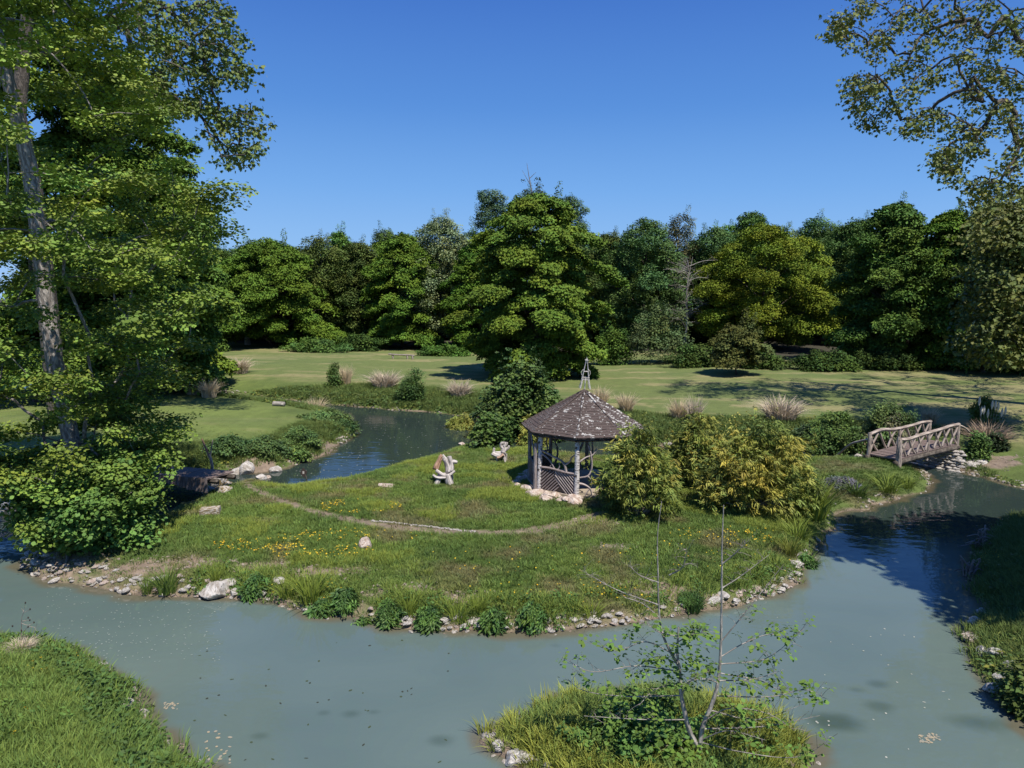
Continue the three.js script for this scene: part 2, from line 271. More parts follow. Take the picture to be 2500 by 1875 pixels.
// ---------------------------------------------------------------- shared materials
const barkTex = (a, b, sx, sy) => tex(256, 512, (x, y, o) => { const v = tile(x, y, 256, 512, (i, j) => fbm(i / sx, j / sy, 4)), f = PERM[(x * 31 + y * 977) & 65535], k = clamp(smooth(.3, .7, v) * .85 + f * .2); for (let c = 0; c < 3; c++) o[c] = lerp(a[c], b[c], k); }, { srgb: true });
const barkBump = tex(256, 512, (x, y, o) => { o[0] = o[1] = o[2] = smooth(.3, .7, tile(x, y, 256, 512, (i, j) => fbm(i / 16, j / 60, 4))); });
const M = {
  leafFar: new THREE.MeshPhysicalMaterial({ color: 0xffffff, roughness: .85, specularIntensity: .25, side: THREE.DoubleSide }),
  alderBark: std({ map: barkTex([.14, .12, .105], [.42, .38, .34], 18, 60), bumpMap: barkBump, bumpScale: .02 }),
  darkBark: std({ map: barkTex([.045, .036, .028], [.15, .125, .10], 18, 60), bumpMap: barkBump, bumpScale: .02 }),
  paleBark: std({ map: barkTex([.20, .18, .155], [.42, .385, .34], 26, 70), bumpMap: barkBump, bumpScale: .008 }),
  greyWood: std({ map: barkTex([.15, .125, .108], [.36, .31, .275], 8, 120), bumpMap: barkBump, bumpScale: .008 }),
  bridgeWood: std({ map: barkTex([.23, .18, .145], [.50, .42, .355], 8, 120), bumpMap: barkBump, bumpScale: .008 }),
  drift: std({ map: barkTex([.30, .265, .235], [.62, .57, .53], 9, 110), bumpMap: barkBump, bumpScale: .012 }),
  driftRed: std({ map: barkTex([.25, .13, .075], [.52, .34, .23], 9, 110), bumpMap: barkBump, bumpScale: .012 }),
  birch: std({ map: tex(256, 512, (x, y, o) => { const s = tile(x, y, 256, 512, (i, j) => fbm(i / 40, j / 9, 3)), b = tile(x, y, 256, 512, (i, j) => fbm(i / 50 + 7, j / 50, 3)); const k = Math.max(smooth(.60, .68, s), smooth(.62, .70, b)); for (let c = 0; c < 3; c++) o[c] = lerp([.66, .63, .60][c], [.10, .085, .075][c], k); }, { srgb: true }) }),
  plank: std({ map: barkTex([.12, .085, .075], [.31, .235, .205], 10, 140), bumpMap: barkBump, bumpScale: .006 }),
  slat: std({ map: barkTex([.13, .10, .095], [.33, .275, .26], 8, 120), bumpMap: barkBump, bumpScale: .006 }),
  slatPale: std({ map: barkTex([.22, .185, .175], [.46, .40, .38], 8, 120), bumpMap: barkBump, bumpScale: .006 }),
  iron: std({ color: C(.60, .57, .52), roughness: .55 }),
  stone: std({ map: tex(256, 256, (x, y, o) => { const v = tile(x, y, 256, 256, (i, j) => fbm(i / 30, j / 30, 5)), s = smooth(.62, .7, tile(x, y, 256, 256, (i, j) => fbm(i / 14 + 50, j / 14, 3))); for (let c = 0; c < 3; c++) o[c] = lerp(lerp([.36, .32, .275][c], [.60, .565, .52][c], smooth(.25, .7, v)), [.20, .16, .12][c], s * .6); }, { srgb: true }), bumpMap: barkBump, bumpScale: .01 }),
  stonePink: std({ map: tex(256, 256, (x, y, o) => { const v = tile(x, y, 256, 256, (i, j) => fbm(i / 30, j / 30, 5)), s = smooth(.55, .66, tile(x, y, 256, 256, (i, j) => fbm(i / 20 + 50, j / 20, 3))); for (let c = 0; c < 3; c++) o[c] = lerp(lerp([.40, .30, .24][c], [.62, .54, .47][c], smooth(.25, .7, v)), [.24, .13, .08][c], s * .5); }, { srgb: true }), bumpMap: barkBump, bumpScale: .01 }),
  stoneMoss: std({ map: tex(256, 256, (x, y, o) => { const v = tile(x, y, 256, 256, (i, j) => fbm(i / 30, j / 30, 5)), s = smooth(.5, .6, tile(x, y, 256, 256, (i, j) => fbm(i / 34 + 50, j / 34, 4))); for (let c = 0; c < 3; c++) o[c] = lerp(lerp([.30, .25, .20][c], [.55, .50, .44][c], smooth(.25, .7, v)), [.20, .14, .045][c], s * .85); }, { srgb: true }), bumpMap: barkBump, bumpScale: .01 }),
  sand: std({ map: tex(256, 256, (x, y, o) => { const v = tile(x, y, 256, 256, (i, j) => fbm(i / 20, j / 20, 4)); for (let c = 0; c < 3; c++) o[c] = [.42, .345, .255][c] * (.7 + .5 * v); }, { srgb: true }) }),
  leaf: leafMat(), leafGloss: leafMat({ roughness: .5, transmission: .2, specularIntensity: .6 }), grass: std({ color: 0xffffff, roughness: .75, side: THREE.DoubleSide }), dryGrass: leafMat({ transmission: .2, roughness: .9, specularIntensity: .1 }),
  petal: std({ color: C(.72, .50, .02), roughness: .7, side: THREE.DoubleSide }), fleck: std({ color: 0xffffff, roughness: .8, side: THREE.DoubleSide }),
};

// ---------------------------------------------------------------- leaf sprays and blades (small geometries that copies share)
function leafPoly(kind, L, Wd) { // outline in the x (width), z (length) plane, y up, folded a little
  if (kind === 'diamond') return [[0, 0, 0], [Wd * .5, .06 * L, L * .45], [0, -.03 * L, L], [-Wd * .5, .06 * L, L * .45]];
  if (kind === 'round') return [[0, 0, 0], [Wd * .42, .04 * L, L * .25], [Wd * .5, .05 * L, L * .6], [0, -.06 * L, L], [-Wd * .5, .05 * L, L * .6], [-Wd * .42, .04 * L, L * .25]];
  if (kind === 'strap') return [[0, 0, 0], [Wd * .5, 0, L * .35], [0, -.14 * L, L], [-Wd * .5, 0, L * .35]];
  const out = []; const a = [[0, 0], [.30, .12], [.55, .10], [.34, .38], [.58, .62], [.26, .62], [0, 1], [-.26, .62], [-.58, .62], [-.34, .38], [-.55, .10], [-.30, .12]];
  for (const [x, z] of a) out.push([x * Wd, Math.abs(x) * .1 * L - z * z * .12 * L, z * L]); return out;
}
function spray(seed, n, rad, flat, kind, L, Wd, { droop = .2, up = 1, twig = 0, out = .6 } = {}) {
  const r = mulberry(seed), pos = [], nor = [], uv = [];
  const q = new THREE.Quaternion(), e = new THREE.Euler(), v = new THREE.Vector3();
  for (let i = 0; i < n; i++) {
    const a = r() * 6.283, d = Math.sqrt(r()), h = (r() * 2 - 1) * flat, p = V(Math.cos(a) * d * rad, h - droop * d * d * rad, Math.sin(a) * d * rad);
    const yaw = Math.atan2(p.x, p.z) + (r() - .5) * 2.4, s = .7 + .6 * r();
    e.set((r() - .5) * 1.3 + droop * 1.2, yaw, (r() - .5) * 1.3 / up, 'YXZ'); q.setFromEuler(e);
    const l = leafPoly(kind, L * s, Wd * s).map((c) => V(...c).applyQuaternion(q).add(p));
    const nn = l[1].clone().sub(l[0]).cross(l[l.length - 1].clone().sub(l[0])).normalize(); const rev = nn.y < 0; if (rev) nn.negate();
    for (let k = 1; k < l.length - 1; k++) for (const c of rev ? [l[0], l[k + 1], l[k]] : [l[0], l[k], l[k + 1]]) { pos.push(c.x, c.y, c.z); nor.push(nn.x, nn.y, nn.z); uv.push(0, 0); }
  }
  const g = new THREE.BufferGeometry(); g.setAttribute('position', new THREE.Float32BufferAttribute(pos, 3)); g.setAttribute('normal', new THREE.Float32BufferAttribute(nor, 3)); g.setAttribute('uv', new THREE.Float32BufferAttribute(uv, 2)); return g;
}
function blades(seed, n, rad, h, wd, lean, { curl = .5, seg = 3, hvar = .45 } = {}) {
  const r = mulberry(seed), pos = [], idx = [];
  for (let i = 0; i < n; i++) {
    const a = r() * 6.283, d = Math.sqrt(r()) * rad, x = Math.cos(a) * d, z = Math.sin(a) * d, b = a + (r() - .5) * 1.6, hh = h * (1 - hvar * r()), ln = lean * (.25 + r() * .9) * (.5 + d / (rad + 1e-6)), w = wd * (.7 + .6 * r());
    const dx = Math.cos(b), dz = Math.sin(b), fa = r() * 6.283, px = Math.cos(fa), pz = Math.sin(fa), o = pos.length / 3;
    for (let s = 0; s <= seg; s++) {
      const t = s / seg, off = ln * hh * Math.pow(t, 1 + curl * 2), y = hh * (t - curl * ln * t * t * .5), ww = w * (1 - t * t) * .5;
      if (s < seg) pos.push(x + dx * off + px * ww, y, z + dz * off + pz * ww, x + dx * off - px * ww, y, z + dz * off - pz * ww); else pos.push(x + dx * off, y, z + dz * off);
    }
    for (let s = 0; s < seg - 1; s++) idx.push(o + s * 2, o + s * 2 + 1, o + s * 2 + 2, o + s * 2 + 1, o + s * 2 + 3, o + s * 2 + 2);
    idx.push(o + seg * 2 - 2, o + seg * 2 - 1, o + seg * 2);
  }
  const g = new THREE.BufferGeometry(); g.setAttribute('position', new THREE.Float32BufferAttribute(pos, 3)); g.setIndex(idx); g.setAttribute('uv', new THREE.Float32BufferAttribute(new Float32Array(pos.length / 3 * 2), 2)); g.computeVertexNormals(); return g;
}
const S_ = {
  far: [spray(1, 24, .62, .17, 'diamond', .27, .20, { droop: .4 }), spray(2, 24, .62, .17, 'diamond', .27, .20, { droop: .4 })],
  farFine: [spray(3, 24, .6, .3, 'diamond', .24, .17, { droop: .25 }), spray(4, 24, .6, .3, 'diamond', .24, .17, { droop: .25 })],
  mid: [spray(5, 22, .5, .14, 'diamond', .22, .21, { droop: .35 }), spray(6, 22, .5, .14, 'diamond', .22, .21, { droop: .35 })],
  alder: [spray(7, 20, .30, .09, 'round', .095, .085, { droop: .15 }), spray(8, 20, .30, .09, 'round', .095, .085, { droop: .15 })],
  alderFew: spray(19, 6, .22, .10, 'round', .16, .14, { droop: .1 }), alderBig: [spray(9, 26, .27, .12, 'round', .10, .09, { droop: .15 })],
  plane: [spray(10, 10, .36, .18, 'star', .145, .16, { droop: .6 }), spray(11, 8, .40, .2, 'star', .145, .16, { droop: .6 })],
  shrub: [spray(12, 22, .26, .12, 'diamond', .10, .06, { droop: .2 }), spray(13, 22, .26, .12, 'diamond', .10, .06, { droop: .2 })],
  ivy: [spray(14, 14, .28, .12, 'star', .15, .16, { droop: .3 })],
  bamboo: [spray(15, 11, .13, .04, 'strap', .20, .048, { droop: .2, up: .7 }), spray(16, 10, .15, .05, 'strap', .19, .042, { droop: .1, up: .7 })],
  herb: [spray(17, 26, .16, .13, 'diamond', .15, .045, { droop: .6 })],
  ground: [spray(18, 16, .16, .05, 'diamond', .08, .05, { droop: .3 })],
};

function stoneGeo(k, detail, amp) { // angular broken stones with flat faces
  const r = mulberry(900 + k), g0 = mergeVertices(new THREE.IcosahedronGeometry(1, detail).deleteAttribute('normal').deleteAttribute('uv')), p = g0.attributes.position, cuts = Array.from({ length: 11 }, () => [V(r() * 2 - 1, (r() * 2 - 1) * 1.3, r() * 2 - 1).normalize(), .52 + .34 * r()]), v = V(0, 0, 0);
  for (let i = 0; i < p.count; i++) { v.fromBufferAttribute(p, i); for (const [n, d] of cuts) { const q = v.dot(n); if (q > d) v.addScaledVector(n, d - q); } v.multiplyScalar(1.08 + amp * (n3(v.x * 2.2 + k * 9, v.y * 2.2, v.z * 2.2) - .5) + amp * .8 * (n3(v.x * 6 + k, v.y * 6, v.z * 6) - .5)); p.setXYZ(i, v.x, v.y, v.z); }
  const g = g0.toNonIndexed(); g.computeVertexNormals(); const q = g.attributes.position, uv = []; for (let i = 0; i < q.count; i++) uv.push(q.getX(i) * .5 + q.getY(i) * .3 + k * .37, q.getZ(i) * .5 + q.getY(i) * .4); g.setAttribute('uv', new THREE.Float32BufferAttribute(uv, 2)); return g;
}
const rockG = Array.from({ length: 6 }, (_, k) => stoneGeo(k, 2, .14)), rockBig = Array.from({ length: 5 }, (_, k) => stoneGeo(k + 20, 6, .16));
// ---------------------------------------------------------------- trees
// skeleton: trunk points, then every tip joined to the nearest wood
function skeleton(trunk, tr, tips, { tipR = .012, seg = .8, sag = .12, pow = .46, rise = .5 } = {}) {
  const N = trunk.map((p, i) => ({ p, up: i - 1, n: 0, fix: tr[i] }));
  const axis = trunk; const da = (p) => Math.min(...axis.map((a) => a.distanceTo(p)));
  tips = tips.map((p) => [p, da(p)]).sort((a, b) => a[1] - b[1]);
  const ends = [];
  for (const [p] of tips) {
    let best = 1e9, who = 0;
    for (let i = 1; i < N.length; i++) { const q = N[i].p, d = q.distanceTo(p) + Math.max(0, q.y - p.y) * rise + (N[i].fix ? .2 : 0); if (d < best) { best = d; who = i; } }
    const a = N[who].p, L = a.distanceTo(p), k = Math.max(2, Math.ceil(L / seg)); let up = who;
    for (let i = 1; i <= k; i++) {
      const t = i / k, q = a.clone().lerp(p, t); q.y += Math.sin(t * Math.PI) * L * sag; q.x += (R() - .5) * L * .09 * Math.sin(t * Math.PI); q.z += (R() - .5) * L * .09 * Math.sin(t * Math.PI);
      N.push({ p: q, up, n: 0 }); up = N.length - 1;
    }
    ends.push(up);
  }
  for (const e of ends) for (let i = e; i >= 0; i = N[i].up) N[i].n++;
  const rad = (i) => (N[i].fix ?? tipR * Math.pow(Math.max(1, N[i].n), pow));
  const kids = new Map(); N.forEach((a, i) => { if (a.up >= 0) { if (!kids.has(a.up)) kids.set(a.up, []); kids.get(a.up).push(i); } });
  const geos = [], done = new Set();
  const order = N.map((_, i) => i).filter((i) => i >= trunk.length);
  for (const i of order) { // chains: follow the thickest child
    if (done.has(i)) continue;
    const pts = [N[N[i].up].p.clone()], rs = [Math.min(rad(i) * 1.15, rad(N[i].up))]; let j = i;
    while (true) { done.add(j); pts.push(N[j].p); rs.push(rad(j)); const c = (kids.get(j) || []).filter((k) => !done.has(k)); if (!c.length) break; j = c.reduce((a, b) => (N[b].n > N[a].n ? b : a)); }
    rs[rs.length - 1] *= .5; geos.push(tube(pts, rs, rs[0] > .05 ? 6 : 4, { cap: false }));
  }
  return { geo: merge(geos), ends: ends.map((i) => N[i].p), nodes: N, trunkGeo: tube(trunk, tr, 12, { wob: .12 }) };
}
function cluster(list, p, col, { s = 1, yaw = rr(0, 6.28), pitch = rr(-.4, .4), roll = rr(-.4, .4), a = .25 } = {}) { list.push({ p, e: [pitch, yaw, roll], s: s * rr(.75, 1.25), c: vary(col, a) }); }
function foliage(tree, list, geos, mat, name = 'crown') { // two kinds of spray, each one part
  const parts = geos.map(() => []); list.forEach((d, i) => parts[i % geos.length].push(d));
  parts.forEach((l, i) => l.length && inst(name, geos[i], mat, l, tree));
}
const SP = { // far kinds: spray, colour, flatness of the boughs
  layered: { g: S_.far, c: [.092, .142, .020], flat: .26, n: 2600, tilt: .5 },
  dark: { g: S_.far, c: [.074, .116, .024], flat: .5, n: 2300, tilt: .3 },
  olive: { g: S_.farFine, c: [.098, .122, .034], flat: .6, n: 1900, tilt: .2 },
  grey: { g: S_.farFine, c: [.205, .225, .115], flat: .7, n: 2100, tilt: .2 },
  ash: { g: S_.farFine, c: [.090, .142, .048], flat: .6, n: 2000, tilt: .2 },
  blue: { g: S_.farFine, c: [.100, .138, .072], flat: .65, n: 1600, tilt: .2 },
  fresh: { g: S_.far, c: [.10, .175, .038], flat: .5, n: 1300, tilt: .3 },
  yellow: { g: S_.farFine, c: [.145, .175, .022], flat: .35, n: 2800, tilt: .35 },
  brown: { g: S_.farFine, c: [.115, .112, .06], flat: .7, n: 1100, tilt: .2 },
  maple: { g: S_.mid, c: [.105, .146, .022], flat: .34, n: 6200, tilt: .4 },
};
function crownTree(name, label, cat, px, depth, topPy, wPx, sp, { clear = .06, n, group, lobes = 66, wide = .29, seed = px | 0, col, round = 1, trunkR = .22 } = {}) {
  R = mulberry(1000 + seed * 7 + (depth | 0)); const k = SP[sp], top = at(px, topPy, depth), x = top.x, z = -depth, base = H(x, z), h = top.y - base, rad = wPx / 2 * depth / FPX, c0 = (col ? col.map((v, i) => v * [1.5, 1.5, 1.25][i]) : k.c).map((v, i) => v * [1.14, 1.26, 1.14][i]);
  const t = thing(name, label, cat, [x, base - .1, z], 0, group), list = [];
  const wood = [tube(curve([V(0, 0, 0), V(rr(-.2, .2), h * .35, rr(-.2, .2)), V(rr(-.3, .3), h * .92, rr(-.3, .3))], 8), taper(trunkR * h / 14, .03, 9), 8)];
  const limbs = [];
  for (let i = 0; i < lobes; i++) {
    const u = (i + rr(.2, .8)) / lobes, y = h * lerp(clear, .94, Math.pow(u, .95));
    const prof = Math.pow(Math.sin(Math.PI * clamp(lerp(.24, .985, u))), .62 * round), a = i * 2.39996 + rr(-.4, .4), d = rad * prof * rr(.42, .98) * (.82 + .36 * vn(a * 1.1 + seed, y * .35));
    const lr = rad * wide * rr(.55, 1.35) * lerp(1, .66, u), cc = vary(c0, .16, .1), c = [cc.r, cc.g, cc.b];
    const ctr = V(Math.cos(a) * d, y, Math.sin(a) * d), m = Math.round((n || k.n) * 1.55 / lobes * (lr * lr) / (rad * rad * wide * wide * .82));
    if (i % 3 === 0) limbs.push(limb([V(0, Math.max(.3, y - d * .6), 0), ctr.clone().multiplyScalar(.6).setY(y - d * .12), ctr], .05 + .012 * h * (1 - u) * .5, .015, 5));
    for (let j = 0; j < m; j++) {
      let v = V(rr(-1, 1), rr(-1, 1), rr(-1, 1)); while (v.lengthSq() > 1 || v.lengthSq() < .1) v.set(rr(-1, 1), rr(-1, 1), rr(-1, 1)); const L = v.length(); v.multiplyScalar(Math.pow(L, .35) / L);
      const p = V(v.x * lr, v.y * lr * k.flat, v.z * lr); const o = Math.cos(a) * p.x + Math.sin(a) * p.z; p.y -= k.tilt * Math.max(-lr * .3, o) * .8; p.add(ctr);
      if (p.y < .15) continue;
      cluster(list, p, c, { s: .8, yaw: Math.atan2(p.x, p.z) + rr(-1, 1), pitch: k.tilt * .6 + rr(-.3, .3) });
    }
  }
  for (let i = 0; i < 16; i++) { // leading shoots break the outline
    const a = rr(0, 6.28), u = rr(.45, .97), d = rad * Math.pow(Math.sin(Math.PI * clamp(lerp(.24, .985, u))), .62 * round) * rr(.3, .95), y = h * lerp(clear, .97, u), L = rr(.5, 1.9) * (.5 + u * .6), cc = vary(c0, .14);
    for (let j = 0; j < 9; j++) { const q = j / 8; cluster(list, V(Math.cos(a) * (d + .3 * q) + rr(-.3, .3) * (1 - q), y + L * q, Math.sin(a) * (d + .3 * q) + rr(-.3, .3) * (1 - q)), [cc.r, cc.g, cc.b], { s: .75 - .35 * q }); }
  }
  mesh('trunk', merge([...wood, ...limbs]), M.darkBark, t);
  foliage(t, list, k.g, M.leafFar); return t;
}
const WOOD = 'trees of the wood behind the lawn';
[['tree', 'layered bright green tree with drooping boughs, behind the pale stump', 582, 87, 508, 270, 'layered', { n: 4200, clear: .07 }],
  ['tree', 'dark green tree between the left trees and the pale stump', 455, 95, 528, 170, 'dark', {}],
  ['tree', 'olive tree at the wood edge just right of the drooping layered tree', 690, 93, 503, 170, 'olive', { }],
  ['tree', 'narrow fresh green tree rising above the wood left of the log bench', 735, 99, 486, 86, 'fresh', {}],
  ['tree', 'olive tree behind the green hedge strip left of the log bench', 772, 90, 512, 120, 'olive', {}],
  ['tree', 'bluish green tree top showing above the wood over the log bench', 828, 102, 484, 90, 'blue', {}],
  ['tree', 'layered green tree directly behind the log bench', 868, 86, 492, 180, 'layered', { n: 3200 }],
  ['tree', 'pale grey green tree with silvery leaves left of the tall maple', 950, 88, 462, 190, 'grey', { n: 3000, clear: .12 }],
  ['tree', 'layered deep green tree tucked against the left side of the maple', 1040, 84, 500, 170, 'layered', { n: 3000, col: [.05, .086, .014] }],
  ['tree', 'tall bluish tree with ragged top behind the maple on its left', 1062, 99, 392, 140, 'blue', { n: 1800 }],
  ['tree', 'tall bluish poplar behind the crown of the maple', 1150, 104, 398, 170, 'blue', { n: 1800 }],
  ['tree', 'tall ragged tree behind the maple on its right', 1232, 100, 405, 120, 'blue', { col: [.066, .092, .042] }],
  ['tree', 'dull green tree in the dip of the wood right of the maple', 1318, 92, 490, 130, 'olive', {}],
  ['tree', 'rounded mid green ash tree right of the maple', 1398, 88, 462, 190, 'ash', { n: 2800, }],
  ['tree', 'thin brownish tree with spiky top in the wood', 1470, 95, 446, 120, 'brown', {}],
  ['tree', 'green tree behind the bare grey tree', 1550, 92, 478, 150, 'ash', {}],
  ['tree', 'dark tree with uneven top behind the yellow green tree', 1625, 96, 446, 170, 'dark', { col: [.05, .082, .024] }],
  ['tree', 'broad yellow green feathery tree behind the lone young tree', 1660, 82, 472, 310, 'yellow', { n: 5200, lobes: 90, wide: .22, clear: .1 }],
  ['tree', 'blue green tree top rising right of the yellow green tree', 1770, 96, 456, 160, 'ash', {}],
  ['tree', 'mid green tree with pale leaves right of the yellow green tree', 1850, 88, 464, 170, 'ash', { n: 2600, col: [.055, .085, .03] }],
  ['tree', 'big dark rounded tree at the right end of the lawn', 1945, 66, 424, 220, 'dark', { n: 3600 }],
  ['tree', 'dark green tree with drooping sprays right of the big rounded tree', 2060, 65, 436, 190, 'layered', { n: 2600 }],
  ['tree', 'dark tree behind the drooping plane leaves at the right edge', 2160, 62, 420, 220, 'dark', { n: 2600 }],
  ['tree', 'dark tree at the right frame edge beyond the lawn', 2290, 60, 410, 220, 'dark', { n: 2000 }],
].forEach(([nm, label, px, depth, top, w, sp, o]) => crownTree(nm, label, 'tree', px, depth, top, w, sp, { ...o, group: WOOD }));
{ // trees filling the second row of the wood, too much alike to tell apart
  R = mulberry(91); const kinds = ['ash', 'olive', 'dark', 'layered', 'fresh'];
  for (let i = 0; i < 19; i++) { const px = 480 + i * 92 + rr(-25, 25), k = kinds[(i * 3 + (i >> 2)) % 5]; if (px > 1000 && px < 1230) continue; crownTree('tree', 'green tree in the second row of the wood, half hidden by the front row', 'tree', px, 100 + rr(-3, 4), (px > 1550 ? 470 : 515) + rr(-12, 14), 150 + rr(-20, 30), k, { n: 1100, group: 'half-hidden trees of the second row', seed: i + 3000 }); }
}
// the deep wood: more trees behind, read as one dark mass from here
{
  R = mulberry(77); const list = [], wood = [];
  for (let i = 0; i < 60; i++) {
    const px = 250 + i * 34 + rr(-20, 20), depth = rr(104, 122), top = at(px, rr(515, 545) + (px > 1700 ? -35 : 0), depth), b = H(top.x, -depth), h = top.y - b;
    wood.push(tube([V(top.x, b, -depth), V(top.x + rr(-.5, .5), b + h * .8, -depth)], [.22, .08], 6));
    for (let j = 0; j < 480; j++) { const a = rr(0, 6.28), d = Math.sqrt(R()) * 5.6, y = h * Math.pow(R(), .8); cluster(list, V(top.x + Math.cos(a) * d, b + y * (1 - .15 * d / 5) + .3, -depth + Math.sin(a) * d), [.085, .13, .036], { s: 1.2 }); }
  }
  const t = thing('woodland', 'deep dark wood massed behind the trees along the lawn', 'wood'); t.userData.kind = 'stuff';
  mesh('trunks', merge(wood), M.darkBark, t, 'stuff'); foliage(t, list, S_.far, M.leafFar);
}
const maple = crownTree('maple_tree', 'tall broad maple standing on the lawn behind the gazebo', 'tree', 1165, 58, 400, 330, 'maple', { n: 8600, lobes: 130, clear: .05, wide: .20, trunkR: .3, round: .8 });
{ // a thin half-bare leader over the maple's crown
  const b = at(1160, 470, 58).sub(maple.position), m = at(1146, 400, 58).sub(maple.position), e = at(1138, 352, 58).sub(maple.position), list = []; R = mulberry(31);
  mesh('top_twig', merge([limb([b, m, e], .07, .012, 5), limb([m, at(1128, 368, 58).sub(maple.position)], .03, .008, 4), limb([m.clone().lerp(e, .3), at(1158, 372, 58).sub(maple.position)], .03, .008, 4)]), M.greyWood, maple);
  for (let i = 0; i < 70; i++) cluster(list, b.clone().lerp(e, R() * R() * .98).add(V(rr(-.7, .7), rr(-.5, .4), rr(-.5, .5))), [.08, .10, .035], { s: .55 });
  foliage(maple, list, [S_.mid[0]], M.leaf, 'top_leaves');
}
// bare grey tree among the green
{
  R = mulberry(41); const b = at(1475, 780, 82), t = thing('bare_tree', 'leafless grey tree with tangled twigs at the wood edge', 'tree', [b.x, H(b.x, -82), -82]);
  const l = [limb([V(0, 0, 0), V(.3, 3, 0), V(.1, 7, 0), V(.6, 10.5, 0)], .16, .03, 6)];
  for (let i = 0; i < 46; i++) { const y = rr(2.4, 9.5), a = rr(0, 6.28), L = rr(1.2, 3.4), d = V(Math.cos(a), 0, Math.sin(a) * .6), s = V(.2, y, 0), e = s.clone().addScaledVector(d, L).add(V(0, rr(-.3, 1.6), 0)); l.push(limb([s, s.clone().lerp(e, .5).add(V(0, .25, 0)), e], .05, .012, 4)); for (let k = 0; k < 5; k++) { const q = s.clone().lerp(e, rr(.3, 1)); l.push(limb([q, q.clone().add(V(rr(-1, 1), rr(-.4, .9), rr(-.5, .5)))], .02, .008, 3)); } }
  mesh('branches', merge(l), M.paleBark, t);
}
// lone young tree on the lawn
crownTree('young_tree', 'lone small young tree standing on the open lawn', 'tree', 1597, 59, 700, 104, 'maple', { n: 620, lobes: 18, clear: .30, wide: .42, trunkR: .26, col: [.055, .058, .022], round: .8 });

// big plane trees and the alder: real branch work
function branchTree(name, label, trunk, tr, tips, geos, mat, col, { per = 9, spread = .8, bark = M.darkBark, s = 1, hang = 0, along = 3, dead = 0, opt = {}, a = .28, twigs = 'branches' } = {}) {
  const base = trunk[0].clone(), t = thing(name, label, 'tree', [base.x, base.y, base.z]); const loc = (p) => p.clone().sub(base);
  const k = skeleton(trunk.map(loc), tr, tips.map(loc), opt), list = [];
  mesh('trunk', k.trunkGeo, bark, t); mesh(twigs, k.geo, bark, t);
  for (const e of k.ends) {
    const cc = vary(col, .18, .12), c = [cc.r, cc.g, cc.b];
    for (let i = 0; i < per; i++) cluster(list, e.clone().add(V(rr(-1, 1) * spread, rr(-.55, .4) * spread - hang * R(), rr(-1, 1) * spread)), c, { s, a });
  }
  k.nodes.forEach((n, i) => { if (n.fix === undefined && n.n <= 3) for (let j = 0; j < along; j++) if (along >= 1 || R() < along) cluster(list, n.p.clone().add(V(rr(-1, 1), rr(-.5, .5), rr(-1, 1)).multiplyScalar(spread * .7)), col, { s, a }); });
  foliage(t, list, geos, mat); return t;
}
